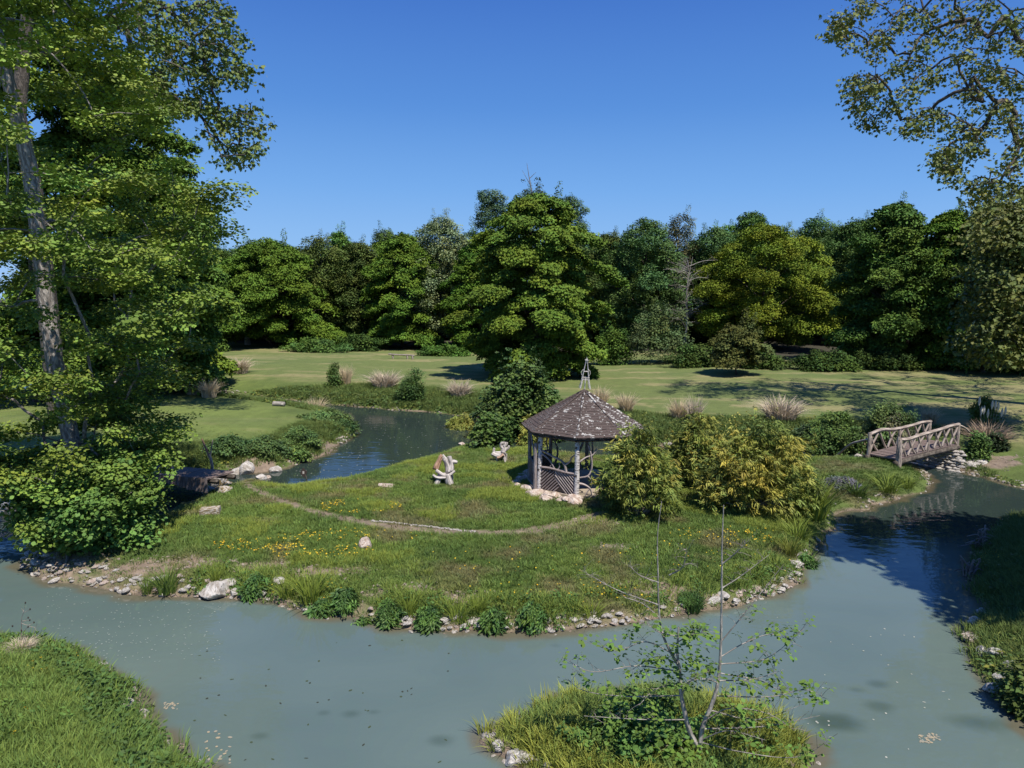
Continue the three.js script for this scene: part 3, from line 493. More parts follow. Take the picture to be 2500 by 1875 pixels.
{ // alder on the tip of the island
  R = mulberry(51); const tp = [[192, 1200, 20.1], [178, 1090, 20.3], [152, 940, 20.6], [120, 800, 20.9], [100, 650, 21], [82, 500, 21], [62, 350, 21], [36, 250, 21], [12, 150, 21], [-12, 40, 21], [-40, -120, 21], [-55, -330, 21]].map(([x, y, d]) => at(x, y, d));
  tp[0].y = H(tp[0].x, tp[0].z) - .2;
  const prof = [[1.5, 1.9], [3.5, 2.9], [6, 4.2], [8.5, 4.9], [11, 5.2], [13.5, 4.6], [16, 4.2], [19.5, 2.6]], tips = [];
  for (let i = 0; i < 430; i++) {
    const y = rr(2.0, 19.3); let j = 0; while (j < prof.length - 2 && y > prof[j + 1][0]) j++;
    const r = lerp(prof[j][1], prof[j + 1][1], clamp((y - prof[j][0]) / (prof[j + 1][0] - prof[j][0]))) * (.32 + .68 * Math.sqrt(R())) * rr(.8, 1.08), a = rr(0, 6.28);
    let q = 0; while (q < tp.length - 2 && tp[q + 1].y < y) q++; const ax = tp[q].clone().lerp(tp[q + 1], clamp((y - tp[q].y) / (tp[q + 1].y - tp[q].y)));
    if (Math.sin(a) > .15 && y > 3.2 && Math.abs(Math.cos(a) * r + .1) < 1.0 && R() < .93) continue; const layer = Math.round(y / .9) * .9; const p = V(ax.x + Math.cos(a) * r, lerp(y, layer, .6) - .02 * r * r, ax.z + Math.sin(a) * r);
    if (p.x > -9.3 && y > 4 && y < 10.5) continue;
    tips.push(p);
  }
  for (const [x, y, d] of [[488, 405, 21], [470, 440, 21.5], [440, 420, 21], [480, 500, 22], [455, 485, 21], [430, 530, 21], [400, 570, 21], [420, 640, 20.5], [380, 690, 20], [330, 250, 21]]) tips.push(at(x, y, d));
  const t = branchTree('alder_tree', 'tall alder with grey leaning trunk on the stony island tip', tp, [.36, .28, .235, .225, .215, .205, .19, .175, .16, .14, .11, .04], tips, S_.alder, M.leaf, [.20, .285, .044], { per: 19, spread: .48, bark: M.alderBark, along: 1, opt: { tipR: .011, seg: .7, sag: .06, pow: .42 } });
  // roots spreading down the bank
  for (let i = 0; i < 13; i++) {
    const a = rr(-1.0, 2.5), L = rr(.9, 2.2), p0 = V(Math.sin(a) * .25, .3, Math.cos(a) * .25), pts = [p0];
    for (let k = 1; k <= 4; k++) { const q = V(Math.sin(a + rr(-.15, .15)) * (.25 + L * k / 4), 0, Math.cos(a + rr(-.15, .15)) * (.25 + L * k / 4)); q.y = H(tp[0].x + q.x, tp[0].z + q.z) - tp[0].y + .03; pts.push(q); }
    mesh('root', limb(pts, rr(.06, .11), .015, 6, { wob: .3 }), M.greyWood, t);
  }
  // leafy shoots round the foot
  R = mulberry(53); const b = gp(205, 1165), bt = thing('alder_bush', 'dense bright green alder shoots around the foot of the leaning trunk', 'bush', [b.x, b.y, b.z]), list = [], st = [];
  for (let i = 0; i < 46; i++) {
    const a = rr(0, 6.28), r = Math.sqrt(R()) * 1.85, h = rr(.5, 2.9) * (1 - .12 * r), e = V(Math.cos(a) * r * 1.05, h, Math.sin(a) * r * .95); st.push(limb([V(Math.cos(a) * .3, 0, Math.sin(a) * .3), e.clone().multiplyScalar(.5).add(V(0, h * .2, 0)), e], .03, .008, 4));
    const cc = vary([.150, .25, .048], .15, .1); for (let k = 0; k < 44; k++) { const u = rr(.35, 1.05), q = e.clone().multiplyScalar(u).add(V(rr(-.5, .5), rr(-.35, .3), rr(-.5, .5))); if (q.y > .02) cluster(list, q, [cc.r, cc.g, cc.b], { a: .2 }); }
  }
  mesh('stems', merge(st), M.alderBark, bt); foliage(bt, list, S_.alderBig, M.leaf, 'foliage');
}
{ // plane tree behind on the left: ragged boughs against the sky
  R = mulberry(61); const tips = [], b = at(120, 780, 36), tr = [b.clone().setY(H(b.x, b.z)), at(96, 600, 36), at(72, 400, 36), at(40, 250, 36), at(60, 20, 36), at(90, -200, 36)];
  const px = [[556, 272], [540, 300], [520, 320], [500, 330], [505, 255], [480, 240], [470, 285], [450, 240], [440, 200], [525, 240], [420, 215], [400, 205], [380, 220], [350, 205], [360, 160], [400, 140], [440, 150], [480, 160], [510, 150], [520, 160], [490, 100], [460, 90], [430, 70], [400, 60], [470, 40], [450, 10], [420, 20], [380, 20], [350, 60], [330, 100], [310, 140], [300, 190], [330, 170], [290, 60], [320, 20], [270, 110], [250, 30], [500, 60], [480, 5], [380, 100], [360, 130], [410, 105], [440, 110], [300, 10], [340, -30], [420, -40], [470, -50], [390, -80], [280, -60], [200, 60], [230, 150], [180, -30]];
  for (const [x, y] of px) for (let k = 0; k < 5; k++) { const p = at(x + rr(-22, 20), y + rr(-20, 20), rr(33, 38)); tips.push(p); }
  branchTree('plane_tree', 'plane tree with ragged boughs reaching into the sky, behind the alder', tr, [.5, .45, .4, .33, .25, .1], tips, S_.plane, M.leaf, [.155, .205, .046], { per: 4, spread: .42, bark: M.darkBark, along: .4, opt: { tipR: .018, seg: 1.1, sag: .05, rise: .1 } });
}
[['tree', 'dense dark tree filling the space right behind the alder', 255, 46, 95, 330, 'dark', { n: 5600, lobes: 56, wide: .36, col: [.066, .098, .02] }],
  ['tree', 'dark tree at the left frame edge behind the alder', 20, 42, -60, 460, 'dark', { n: 5200, lobes: 50, col: [.066, .098, .02] }],
  ['tree', 'dark green tree with loose side sprays, at the left end of the lawn', 330, 58, 300, 250, 'dark', { n: 4200, lobes: 44, col: [.06, .092, .02] }],
  ['tree', 'lower layered tree hanging over the left end of the lawn', 250, 52, 520, 420, 'layered', { n: 4200, lobes: 40, clear: .16, col: [.075, .108, .02] }],
  ['tree', 'dark tree over the left corner of the lawn in front of the wood', 400, 78, 500, 170, 'dark', { n: 1800 }],
].forEach(([nm, label, px, depth, top, w, sp, o]) => crownTree(nm, label, 'tree', px, depth, top, w, sp, o));
{ // plane tree on the right: hanging twigs against the sky
  R = mulberry(71); const tips = [], b = V(34, 0, -44); b.y = H(b.x, b.z); const tr = [b, V(33.5, 5, -43.5), V(33, 10, -43), V(32, 16, -42), V(31, 22, -42), V(30, 29, -42)];
  const px = [[1805, 50], [1830, 70], [1830, 30], [1870, 10], [1855, 170], [1850, 200], [1880, 190], [1875, 240], [1900, 160], [1890, 100], [1910, 60], [1920, 210], [1940, 30], [1950, 120], [1970, 180], [1960, 250], [1985, 260], [1990, 90], [2010, 150], [2020, 220], [2035, 300], [2040, 340], [2060, 250], [2060, 330], [2045, 360], [2080, 290], [2100, 320], [2120, 270], [2030, 60], [2070, 110], [2080, 170], [2110, 200], [2130, 140], [2100, 60], [2150, 80], [2170, 150], [2160, 220], [2190, 260], [2200, 180], [2210, 90], [2180, 30], [2130, 10], [2060, 10], [1990, 20], [2200, 320], [2180, 360], [2150, 380], [2120, 400], [2110, 420], [2140, 430], [2190, 420], [2240, 300], [2260, 200], [2280, 100], [2250, 20], [2230, 400], [2050, -50], [2150, -80], [1950, -40], [2250, -100], [1880, -40]];
  for (const [x, y] of px) for (let k = 0; k < 5; k++) tips.push(at(x + rr(-20, 20), y + rr(-20, 20), rr(38, 44)));
  for (let k = 0; k < 300; k++) { const z = rr(-54, -36); tips.push(V(rr(.74, 1.05) * -z, rr(9, 30), z)); }
  branchTree('plane_tree', 'plane tree hanging into the sky from the right frame edge', tr, [.6, .52, .46, .38, .28, .1], tips, S_.plane, M.leaf, [.165, .195, .044], { per: 5, spread: .42, hang: .45, bark: M.darkBark, along: .6, opt: { tipR: .018, seg: 1.1, sag: .10, rise: .05 } });
  R = mulberry(73); const low = []; for (let i = 0; i < 330; i++) { const u = R(); low.push(at(lerp(2090, 2330, Math.pow(R(), .7)) + 22 * (1 - u), lerp(420, 765, u), rr(33, 39))); }
  const b2 = V(30.5, 0, -36); b2.y = H(b2.x, b2.z);
  branchTree('plane_tree', 'low leafy plane tree drooping to the lawn at the right edge', [b2, V(30.4, 4, -36), V(30.2, 8, -36), V(30, 12, -36), V(30, 16, -36)], [.4, .34, .28, .2, .08], low, S_.plane, M.leaf, [.14, .17, .040], { per: 16, spread: .8, hang: .3, bark: M.darkBark, along: 1, opt: { tipR: .016, seg: 1.1, sag: .05 } });
}
{ // the tree on the right bank, beyond the frame, whose shade lies on the water
  R = mulberry(81); const tips = []; for (let i = 0; i < 130; i++) { const a = rr(0, 6.28), r = Math.sqrt(R()) * 4.3; tips.push(V(17.6 + Math.cos(a) * r, rr(6, 13.5), -14.2 + Math.sin(a) * r * 1.05)); }
  const b = V(17.8, H(17.8, -14.2), -14.2);
  branchTree('alder_tree', 'alder beside the right bank that shades the water', [b, V(17.8, 3, -14.2), V(17.7, 7, -14.2), V(17.6, 11, -14.2), V(17.6, 14, -14.2)], [.3, .26, .22, .15, .05], tips, S_.far, M.leaf, [.07, .1, .024], { per: 9, spread: .8, opt: { seg: 1.1 } });
}
// ---------------------------------------------------------------- gazebo
const PH0 = -11 * Math.PI / 180, vtx = (k, r, y) => V(r * Math.sin(PH0 + k * Math.PI / 4), y, r * Math.cos(PH0 + k * Math.PI / 4));
{
  R = mulberry(101);
  const b = gp(1257, 1046), gz = thing('gazebo', 'rustic eight-sided wooden gazebo with shingle roof and branch work on the island', 'gazebo', [b.x, b.y + .06, b.z]);
  const oct = (r, y0, y1) => { const s = new THREE.Shape(); for (let k = 0; k < 8; k++) { const p = vtx(k, r, 0); k ? s.lineTo(p.x, -p.z) : s.moveTo(p.x, -p.z); } const g = new THREE.ExtrudeGeometry(s, { depth: y1 - y0, bevelEnabled: false }); g.rotateX(-Math.PI / 2); g.translate(0, y0, 0); return g; };
  mesh('floor', oct(2.12, -.3, .06), M.sand, gz);
  const EAVE = 2.3, EY = 2.12, AY = 3.42, PR = 2.0;
  for (let k = 0; k < 8; k++) {
    const white = k === 0 || k === 7, r = white ? .095 : .08, p0 = vtx(k, PR, -.1), p1 = vtx(k, PR, 2.1); p1.x += rr(-.03, .03);
    mesh('post', tube(curve([p0, p0.clone().lerp(p1, .5).add(V(rr(-.015, .015), 0, rr(-.015, .015))), p1], 8), taper(r, r * .86, 9), 10, { wob: .08 }), white ? M.birch : M.greyWood, gz);
    const a = vtx(k, PR, 2.06), c = vtx(k + 1, PR, 2.06); mesh('beam', limb([a, a.clone().lerp(c, .5).add(V(0, rr(-.02, .02), 0)), c], .07, .065, 7, { wob: .1 }), M.greyWood, gz);
  }
  { const p = vtx(7, PR + .13, 0); p.x -= .05; mesh('post', tube([p.clone().setY(-.12), p.clone().setY(1), p.clone().setY(1.75)], [.065, .06, .055], 8, { wob: .15 }), M.slatPale, gz); }
  const side = (k, u, y, o = 0) => { const a = vtx(k, PR, y), c = vtx(k + 1, PR, y), n = vtx(k + .5, 1, 0); return a.lerp(c, u).addScaledVector(n, o); };
  const panel = (k, flip) => {
    const g = new THREE.Group(); g.name = 'lattice_panel'; gz.add(g);
    const W = vtx(0, PR, 0).distanceTo(vtx(1, PR, 0)), top = .82, bot = .04, half = .46;
    const put = (u0, y0, u1, y1, mat) => mesh('slat', limb([side(k, u0, y0, .02 + rr(-.012, .012)), side(k, (u0 + u1) / 2, (y0 + y1) / 2, .03), side(k, u1, y1, .02 + rr(-.012, .012))], .036, .030, 6, { wob: .12 }), mat, g);
    const st = .098, m = (top - bot) / W; // slats at 45 degrees in each half, meeting along the middle
    for (let u = -m; u < half; u += st / W * 1.28) { let u0 = u, y0 = bot, u1 = u + m, y1 = top; if (u0 < .05) { y0 += (.05 - u0) * W; u0 = .05; } if (u1 > half + (flip ? 0 : .10)) { y1 -= (u1 - half - (flip ? 0 : .1)) * W; u1 = half + (flip ? 0 : .1); } if (y1 - y0 > .05) put(u0, y0, u1, y1, M.slat); }
    for (let u = half - .2; u < .97; u += st / W * 1.28) { let u0 = u, y0 = top, u1 = u + m, y1 = bot; const c = half - .02; if (u0 < c) { y0 -= (c - u0) * W; u0 = c; } if (u1 > .95) { y1 += (u1 - .95) * W; u1 = .95; } if (y0 - y1 > .05) put(u0, y0, u1, y1, M.slatPale); }
    const back = side(k, .5, (top + bot) / 2, -.03), bw = bx(W * .92, top - bot, .02); bw.rotateY(PH0 + (k + .5) * Math.PI / 4); bw.translate(back.x, back.y, back.z); mesh('backing_board', bw, M.darkBark, g);
    mesh('rail', limb([side(k, .02, top + .05, .03), side(k, .3, top + .07, .05), side(k, .7, top + .02, .05), side(k, .98, top, .03)], .048, .04, 7, { wob: .25 }), M.slat, g);
    mesh('rail', limb([side(k, .02, bot - .02, .03), side(k, .98, bot, .03)], .035, .03, 6, { wob: .2 }), M.slat, g);
  };
  panel(7, 0); panel(6, 1); panel(5, 1);
  const br = (k, pts, r0, r1, mat = M.slatPale) => mesh('branch', limb(pts.map(([u, y, o = .02]) => side(k, u, y, o)), r0, r1, 7, { wob: .15 }), mat, gz);
  br(7, [[.72, .84], [.68, 1.08], [.59, 1.22], [.34, 1.34], [.06, 1.5]], .055, .032); br(7, [[.68, 1.07], [.82, 1.25], [.85, 1.38], [.96, 1.52]], .034, .022);
  br(7, [[.06, 1.37], [.23, 1.22], [.35, 1.04], [.43, .84]], .034, .03); br(7, [[.49, .85], [.55, 1.0], [.53, 1.15]], .032, .016); br(7, [[.28, .82], [.31, .98], [.33, 1.0]], .025, .018);
  br(0, [[.06, 1.27], [.2, 1.42], [.36, 1.5], [.45, 1.72]], .036, .022); br(0, [[.25, 1.85], [.32, 1.45], [.34, 1.0], [.26, .76], [.05, .7]], .038, .028); br(0, [[.25, .76], [.33, .6], [.34, .42]], .03, .022); br(0, [[.04, .5], [.18, .44], [.32, .28], [.36, .06]], .045, .022); br(0, [[.3, .3], [.2, .05]], .025, .018);
  br(6, [[.55, .85], [.5, 1.2], [.3, 1.5], [.1, 1.9]], .045, .025); br(6, [[.5, 1.15], [.75, 1.4], [.9, 1.85]], .03, .02); br(5, [[.4, .85], [.45, 1.3], [.2, 1.8]], .05, .03); br(5, [[.45, 1.25], [.8, 1.75]], .035, .02); br(5, [[.1, .85], [.2, 1.3], [.08, 1.6]], .03, .02);
  br(4, [[.15, .05], [.25, .6], [.12, 1.2], [.3, 1.6], [.45, 2.0]], .07, .03, M.greyWood); br(4, [[.14, 1.2], [.5, 1.55], [.9, 1.7]], .04, .022, M.greyWood); br(4, [[.9, .1], [.8, .8], [.93, 1.4]], .05, .03, M.greyWood); br(3, [[.1, .2], [.2, .9], [.08, 1.5]], .05, .03, M.greyWood); br(3, [[.1, 1.5], [.4, 1.7], [.8, 2.0]], .03, .02, M.greyWood); br(3, [[.9, .1], [.85, .9], [.93, 1.7]], .045, .03, M.greyWood); br(2, [[.2, .1], [.3, .9], [.1, 1.6]], .05, .03, M.greyWood); br(1, [[.9, .1], [.8, .9], [.95, 1.7]], .05, .03, M.greyWood);
  // roof
  const AP = EAVE * Math.cos(Math.PI / 8), SL = Math.hypot(AP, AY - EY), FW = 2 * EAVE * Math.sin(Math.PI / 8);
  const lich = (amt, seed) => tex(256, 256, (x, y, o) => { const v = tile(x, y, 256, 256, (i, j) => fbm(i / 60 + seed, j / 9, 4)), s = smooth(.73 - amt * .26, .765 - amt * .26, tile(x, y, 256, 256, (i, j) => fbm(i / 34 + seed * 3, j / 34, 3))); const c0 = [.060, .043, .037], c1 = [.118, .088, .077], l = [.47, .45, .42]; for (let c = 0; c < 3; c++) o[c] = lerp(lerp(c0[c], c1[c], v), l[c] * (.8 + .3 * v), s); }, { srgb: true });
  const SM = [0, .3, .62].map((a, i) => std({ map: lich(a, 3 + i * 11), roughness: .9, bumpMap: barkBump, bumpScale: .004 }));
  const shG = Array.from({ length: 6 }, (_, i) => { const g = bx(.165, .062, .20, 0, 0, 0, rr(-.02, .02), 0, rr(-.03, .03)); const uv = g.attributes.uv, ox = R(), oy = R(); for (let j = 0; j < uv.count; j++) uv.setXY(j, uv.getX(j) * .32 + ox, uv.getY(j) * .32 + oy); return g; });
  const rest = [[], [], []]; let single = 0;
  const lichAmt = [.42, .92, .95, .5, .2, .1, .04, .15];
  for (const f of [7, 0, 6, 1, 2, 3, 4, 5]) {
    const dir = vtx(f + .5, 1, 0), M0 = dir.clone().multiplyScalar(AP).setY(EY), U = dir.clone().multiplyScalar(-AP).setY(AY - EY).divideScalar(SL), N = dir.clone().multiplyScalar(AY - EY).setY(AP).divideScalar(SL), S = new THREE.Vector3().crossVectors(N, U);
    const dk = new THREE.BufferGeometry(), A = vtx(f, EAVE - .03, EY - .03), B = vtx(f + 1, EAVE - .03, EY - .03), T = V(0, AY - .02, 0), o = N.clone().multiplyScalar(-.05);
    const tri = [A, B, T, A.clone().add(o), T.clone().add(o), B.clone().add(o), A, A.clone().add(o), B, B, A.clone().add(o), B.clone().add(o)]; dk.setFromPoints(tri); dk.setAttribute('uv', new THREE.Float32BufferAttribute(tri.flatMap((p) => [p.x, p.z]), 2)); dk.computeVertexNormals(); mesh('roof_deck', dk, M.darkBark, gz);
    for (let i = 0; i < 18; i++) {
      const s = i * .138 - .02, w = FW * (1 - s / SL), n = Math.max(1, Math.round(w / .168)), sw = w / n;
      if (s > SL - .1) break;
      for (let j = 0; j < n; j++) {
        const x = -w / 2 + (j + .5) * sw, lk = R() < lichAmt[f] * (f === 0 ? lerp(.7, 1.1, j / n) : 1) ? (R() < .5 ? 2 : 1) : 0;
        const p = M0.clone().addScaledVector(S, x + rr(-.006, .006)).addScaledVector(U, s + .09 + rr(-.008, .008)).addScaledVector(N, .034 + rr(0, .010));
        const U2 = U.clone().applyAxisAngle(S, .11).normalize(), N2 = N.clone().applyAxisAngle(S, .11);
        const mt = new THREE.Matrix4().makeBasis(S, N2, S.clone().cross(N2)).setPosition(p).scale(V(sw / .165 * .985, 1, 1));
        const g = shG[(R() * 6) | 0];
        if (single < 300) { single++; const o = mesh('shingle', g, SM[lk], gz); mt.decompose(o.position, o.quaternion, o.scale); } else rest[lk].push(g.clone().applyMatrix4(mt));
      }
    }
    const e = vtx(f, EAVE + .01, EY + .03), top = V(0, AY + .05, 0).addScaledVector(vtx(f, 1, 0), .06), h = [];
    for (let i = 0; i < 17; i++) { const p = e.clone().lerp(top, (i + .5) / 17.2), q = e.clone().lerp(top, (i + 1.6) / 17.2), g = limb([p.clone().add(V(0, .028, 0)), p.clone().lerp(q, .5).add(V(0, .024, 0)), q.clone().add(V(0, .012, 0))], .05, .05, 6, { flat: 1 }); const uv = g.attributes.uv, ox = R(), oy = R(); for (let j = 0; j < uv.count; j++) uv.setXY(j, uv.getX(j) * .5 + ox, uv.getY(j) * .5 + oy); h.push(g); }
    mesh('hip_cap', merge(h), SM[f === 0 ? 2 : f === 1 || f === 2 ? 2 : 0], gz);
    mesh('fascia', limb([vtx(f, EAVE - .06, EY - .06), vtx(f + 1, EAVE - .06, EY - .06)], .05, .05, 6), M.darkBark, gz);
  }
  rest.forEach((l, i) => mesh('shingles', merge(l), SM[i], gz, 'stuff'));
  const cone = new THREE.CylinderGeometry(.03, .22, .14, 8); cone.rotateY(PH0); cone.translate(0, AY + .04, 0); mesh('roof_cap', cone, SM[0], gz);
  // white iron ornament on a mast: four splayed lattice legs, a platform, scrolls and a narrow spire
  const fin = new THREE.Group(); fin.name = 'finial'; fin.position.set(0, AY, 0); fin.rotation.z = -.045; gz.add(fin);
  mesh('mast', tube([V(0, .02, 0), V(0, .3, 0), V(0, .56, 0)], [.022, .02, .02], 8), M.iron, fin);
  const leg = [[.20, .16], [.155, .36], [.12, .55], [.085, .78], [.055, .98], [.035, 1.14], [.02, 1.27]], L4 = [], lat = [];
  for (const [sx, sz] of [[1, 1], [1, -1], [-1, -1], [-1, 1]]) L4.push(tube(curve(leg.map(([r, y]) => V(sx * r, y, sz * r)), 14), taper(.013, .009, 15), 5));
  for (const f of L4) mesh('leg', f, M.iron, fin);
  for (const y of [.5, .58, .80]) { const r = y < .7 ? .135 : .085; for (const [a, c] of [[[1, 1], [1, -1]], [[1, -1], [-1, -1]], [[-1, -1], [-1, 1]], [[-1, 1], [1, 1]]]) lat.push(tube([V(a[0] * r, y, a[1] * r), V(c[0] * r, y, c[1] * r)], [.009, .009], 4)); }
  for (let i = 0; i < 5; i++) for (const [sx, sz] of [[1, 1], [1, -1], [-1, -1], [-1, 1]]) { const y0 = .17 + i * .065, r0 = lerp(.198, .13, i / 5), r1 = lerp(.198, .13, (i + 1) / 5); lat.push(tube([V(sx * (r0 - .035), y0, sz * r0), V(sx * r1, y0 + .065, sz * r1)], [.006, .006], 4), tube([V(sx * r0, y0, sz * r0), V(sx * (r1 - .035), y0 + .065, sz * r1)], [.006, .006], 4)); }
  for (const sx of [1, -1]) for (const sz of [1, -1]) lat.push(tube([V(sx * .165, .16, sz * .2), V(sx * .095, .5, sz * .13)], [.009, .009], 4));
  for (let i = 0; i < 6; i++) { const x = -.12 + i * .042; lat.push(tube([V(x, .5, .135), V(x + .03, .58, .135)], [.006, .006], 4)); }
  mesh('lattice', merge(lat), M.iron, fin);
  for (const s of [1, -1]) mesh('scroll', tube(curve([V(s * .07, .88, 0), V(s * .13, .84, 0), V(s * .165, .75, 0), V(s * .15, .67, 0), V(s * .11, .66, 0), V(s * .10, .70, 0)], 16), taper(.012, .008, 17), 5), M.iron, fin);
  mesh('spire', merge([tube([V(0, 1.1, 0), V(0, 1.25, 0), V(0, 1.34, 0)], [.012, .016, .004], 6), bx(.12, .02, .12, 0, 1.22, 0)]), M.iron, fin);
  // rough stones under the edge
  for (let i = 0; i < 34; i++) { const a = PH0 + rr(-2.5, .1), r = rr(2.08, 2.5), y = H(b.x + Math.sin(a) * r, b.z + Math.cos(a) * r) - b.y - .06, o = mesh('base_stone', rockG[(R() * 6) | 0], M.stonePink, gz); o.position.set(Math.sin(a) * r, y + .04, Math.cos(a) * r); o.rotation.set(rr(-.3, .3), rr(0, 6), rr(-.3, .3)); const s = rr(.13, .30); o.scale.set(s * 1.3, s * .6, s); }
}
// ---------------------------------------------------------------- bridges
{
  R = mulberry(111); const A = V(16.1, 1.0, -29.0), B = V(20.3, 1.12, -31.8), mid = A.clone().lerp(B, .5), t = thing('footbridge', 'rustic arched footbridge with bare branch railings over the right channel', 'bridge', [mid.x, 0, mid.z]);
  const ya = A.y, D = B.clone().sub(A).setY(0), L = D.length(); D.normalize(); const Nn = V(D.z, 0, -D.x); if (Nn.z > 0) Nn.negate(); const Wd = 1.25;
  const p = (u, y, o) => A.clone().addScaledVector(D, u * L).addScaledVector(Nn, o * Wd).setY(lerp(ya, 1.1, u) + .07 * Math.sin(Math.PI * clamp(u)) + y).sub(t.position);
  const n = 34; for (let i = 0; i < n; i++) { const u = (i + .5) / n, c = p(u, -.03 + rr(-.008, .008), .5), g = bx(L / n * .93, .05, Wd * 1.06); const o = mesh('plank', g, M.plank, t); o.position.copy(c); o.rotation.y = Math.atan2(-D.z, D.x) + rr(-.01, .01); }
  for (const o of [0, 1]) mesh('beam', tube(curve([p(-.03, -.17, o), p(.3, -.19, o), p(.7, -.19, o), p(1.03, -.16, o)], 14), taper(.13, .12, 15), 8, { wob: .08 }), M.darkBark, t);
  for (const o of [0, 1]) {
    for (const [u, h, r] of [[0, .92, .085], [.48, .84, .065], [1, .92, .085]]) mesh('post', tube([p(u, o ? -.3 : -.45, o), p(u + .005, h * .5, o), p(u, h, o)], [r, r * .95, r * .9], 8, { wob: .08 }), M.bridgeWood, t);
    const hr = o ? [[0, .84], [.18, .90], [.36, .78], [.55, .76], [.72, .80], [.86, .86], [1.02, .84]] : [[-.01, .84], [.14, .74], [.32, .76], [.5, .78], [.68, .82], [.86, .90], [1.01, .92]];
    mesh('handrail', tube(curve(hr.map(([u, y]) => p(u, y, o)), 26), taper(.078, .07, 27), 7, { wob: .12 }), M.bridgeWood, t);
    const bays = 7; for (let i = 0; i < bays; i++) { const u0 = i / bays + .015, u1 = (i + 1) / bays - .015; if (!(o && i % 3 === 1)) mesh('brace', limb([p(u0, .03, o), p((u0 + u1) / 2 + rr(-.015, .015), .4, o), p(u1, .78, o)], .052, .044, 6, { wob: .12 }), M.bridgeWood, t); if (i % 4 !== 3) mesh('brace', limb([p(u1, .03, o), p((u0 + u1) / 2 + rr(-.015, .015), .38, o), p(u0, .78, o)], .05, .042, 6, { wob: .12 }), M.bridgeWood, t); }
  }
  mesh('post', limb([p(-.02, -.55, -.12), p(-.005, .1, -.09), p(.012, .9, -.03)], .09, .06, 8, { wob: .12 }), M.bridgeWood, t);
  const q = (px, py, h) => G(px, py, h).sub(t.position);
  const f0 = p(0, .62, 1); const gEnd = gp(1784, 983).sub(t.position);
  mesh('ramp_rail', limb([f0, f0.clone().lerp(gEnd, .2).add(V(0, .14, 0)), f0.clone().lerp(gEnd, .42).add(V(0, .24, 0)), f0.clone().lerp(gEnd, .72).add(V(0, .06, 0)), gEnd.add(V(0, .05, 0))], .06, .045, 7, { wob: .12 }), M.bridgeWood, t);
  const r0 = p(1, .9, 0); mesh('ramp_rail', limb([r0, r0.clone().add(D.clone().multiplyScalar(.6)).add(V(0, -.18, 0)), r0.clone().add(D.clone().multiplyScalar(1.25)).add(V(0, -.5, 0))], .045, .03, 6), M.bridgeWood, t);
  // dry-laid stone abutment at the far end
  const ab = thing('stone_abutment', 'dry-laid stone pier holding up the far end of the branch-railed bridge', 'stone pier', [B.x, 0, B.z]);
  for (let row = 0; row < 8; row++) for (let c = 0; c < 9; c++) { const o = mesh('stone', rockG[(R() * 6) | 0], M.stone, ab), u = (c + (row % 2) * .5) * .26 - .3; const w = D.clone().multiplyScalar(-.28 + row * -.0 + rr(-.06, .06)).addScaledVector(Nn, u - .15); o.position.set(w.x - D.x * (7 - row) * .06, .02 + row * .115, w.z - D.z * (7 - row) * .06); o.rotation.set(rr(-.1, .1), Math.atan2(-D.z, D.x) + Math.PI / 2 + rr(-.2, .2), rr(-.1, .1)); o.scale.set(rr(.15, .22), rr(.06, .075), rr(.14, .2)); }
  for (let i = 0; i < 16; i++) { const o = mesh('stone', rockG[(R() * 6) | 0], M.stone, ab); const w = D.clone().multiplyScalar(rr(-.1, 1.0)).addScaledVector(Nn, rr(-.9, -.2)); o.position.set(w.x, Math.max(.05, H(B.x + w.x, B.z + w.z)) + .04, w.z); o.rotation.set(rr(-.3, .3), rr(0, 6), rr(-.3, .3)); const s = rr(.14, .3); o.scale.set(s * 1.3, s * .5, s); }
}
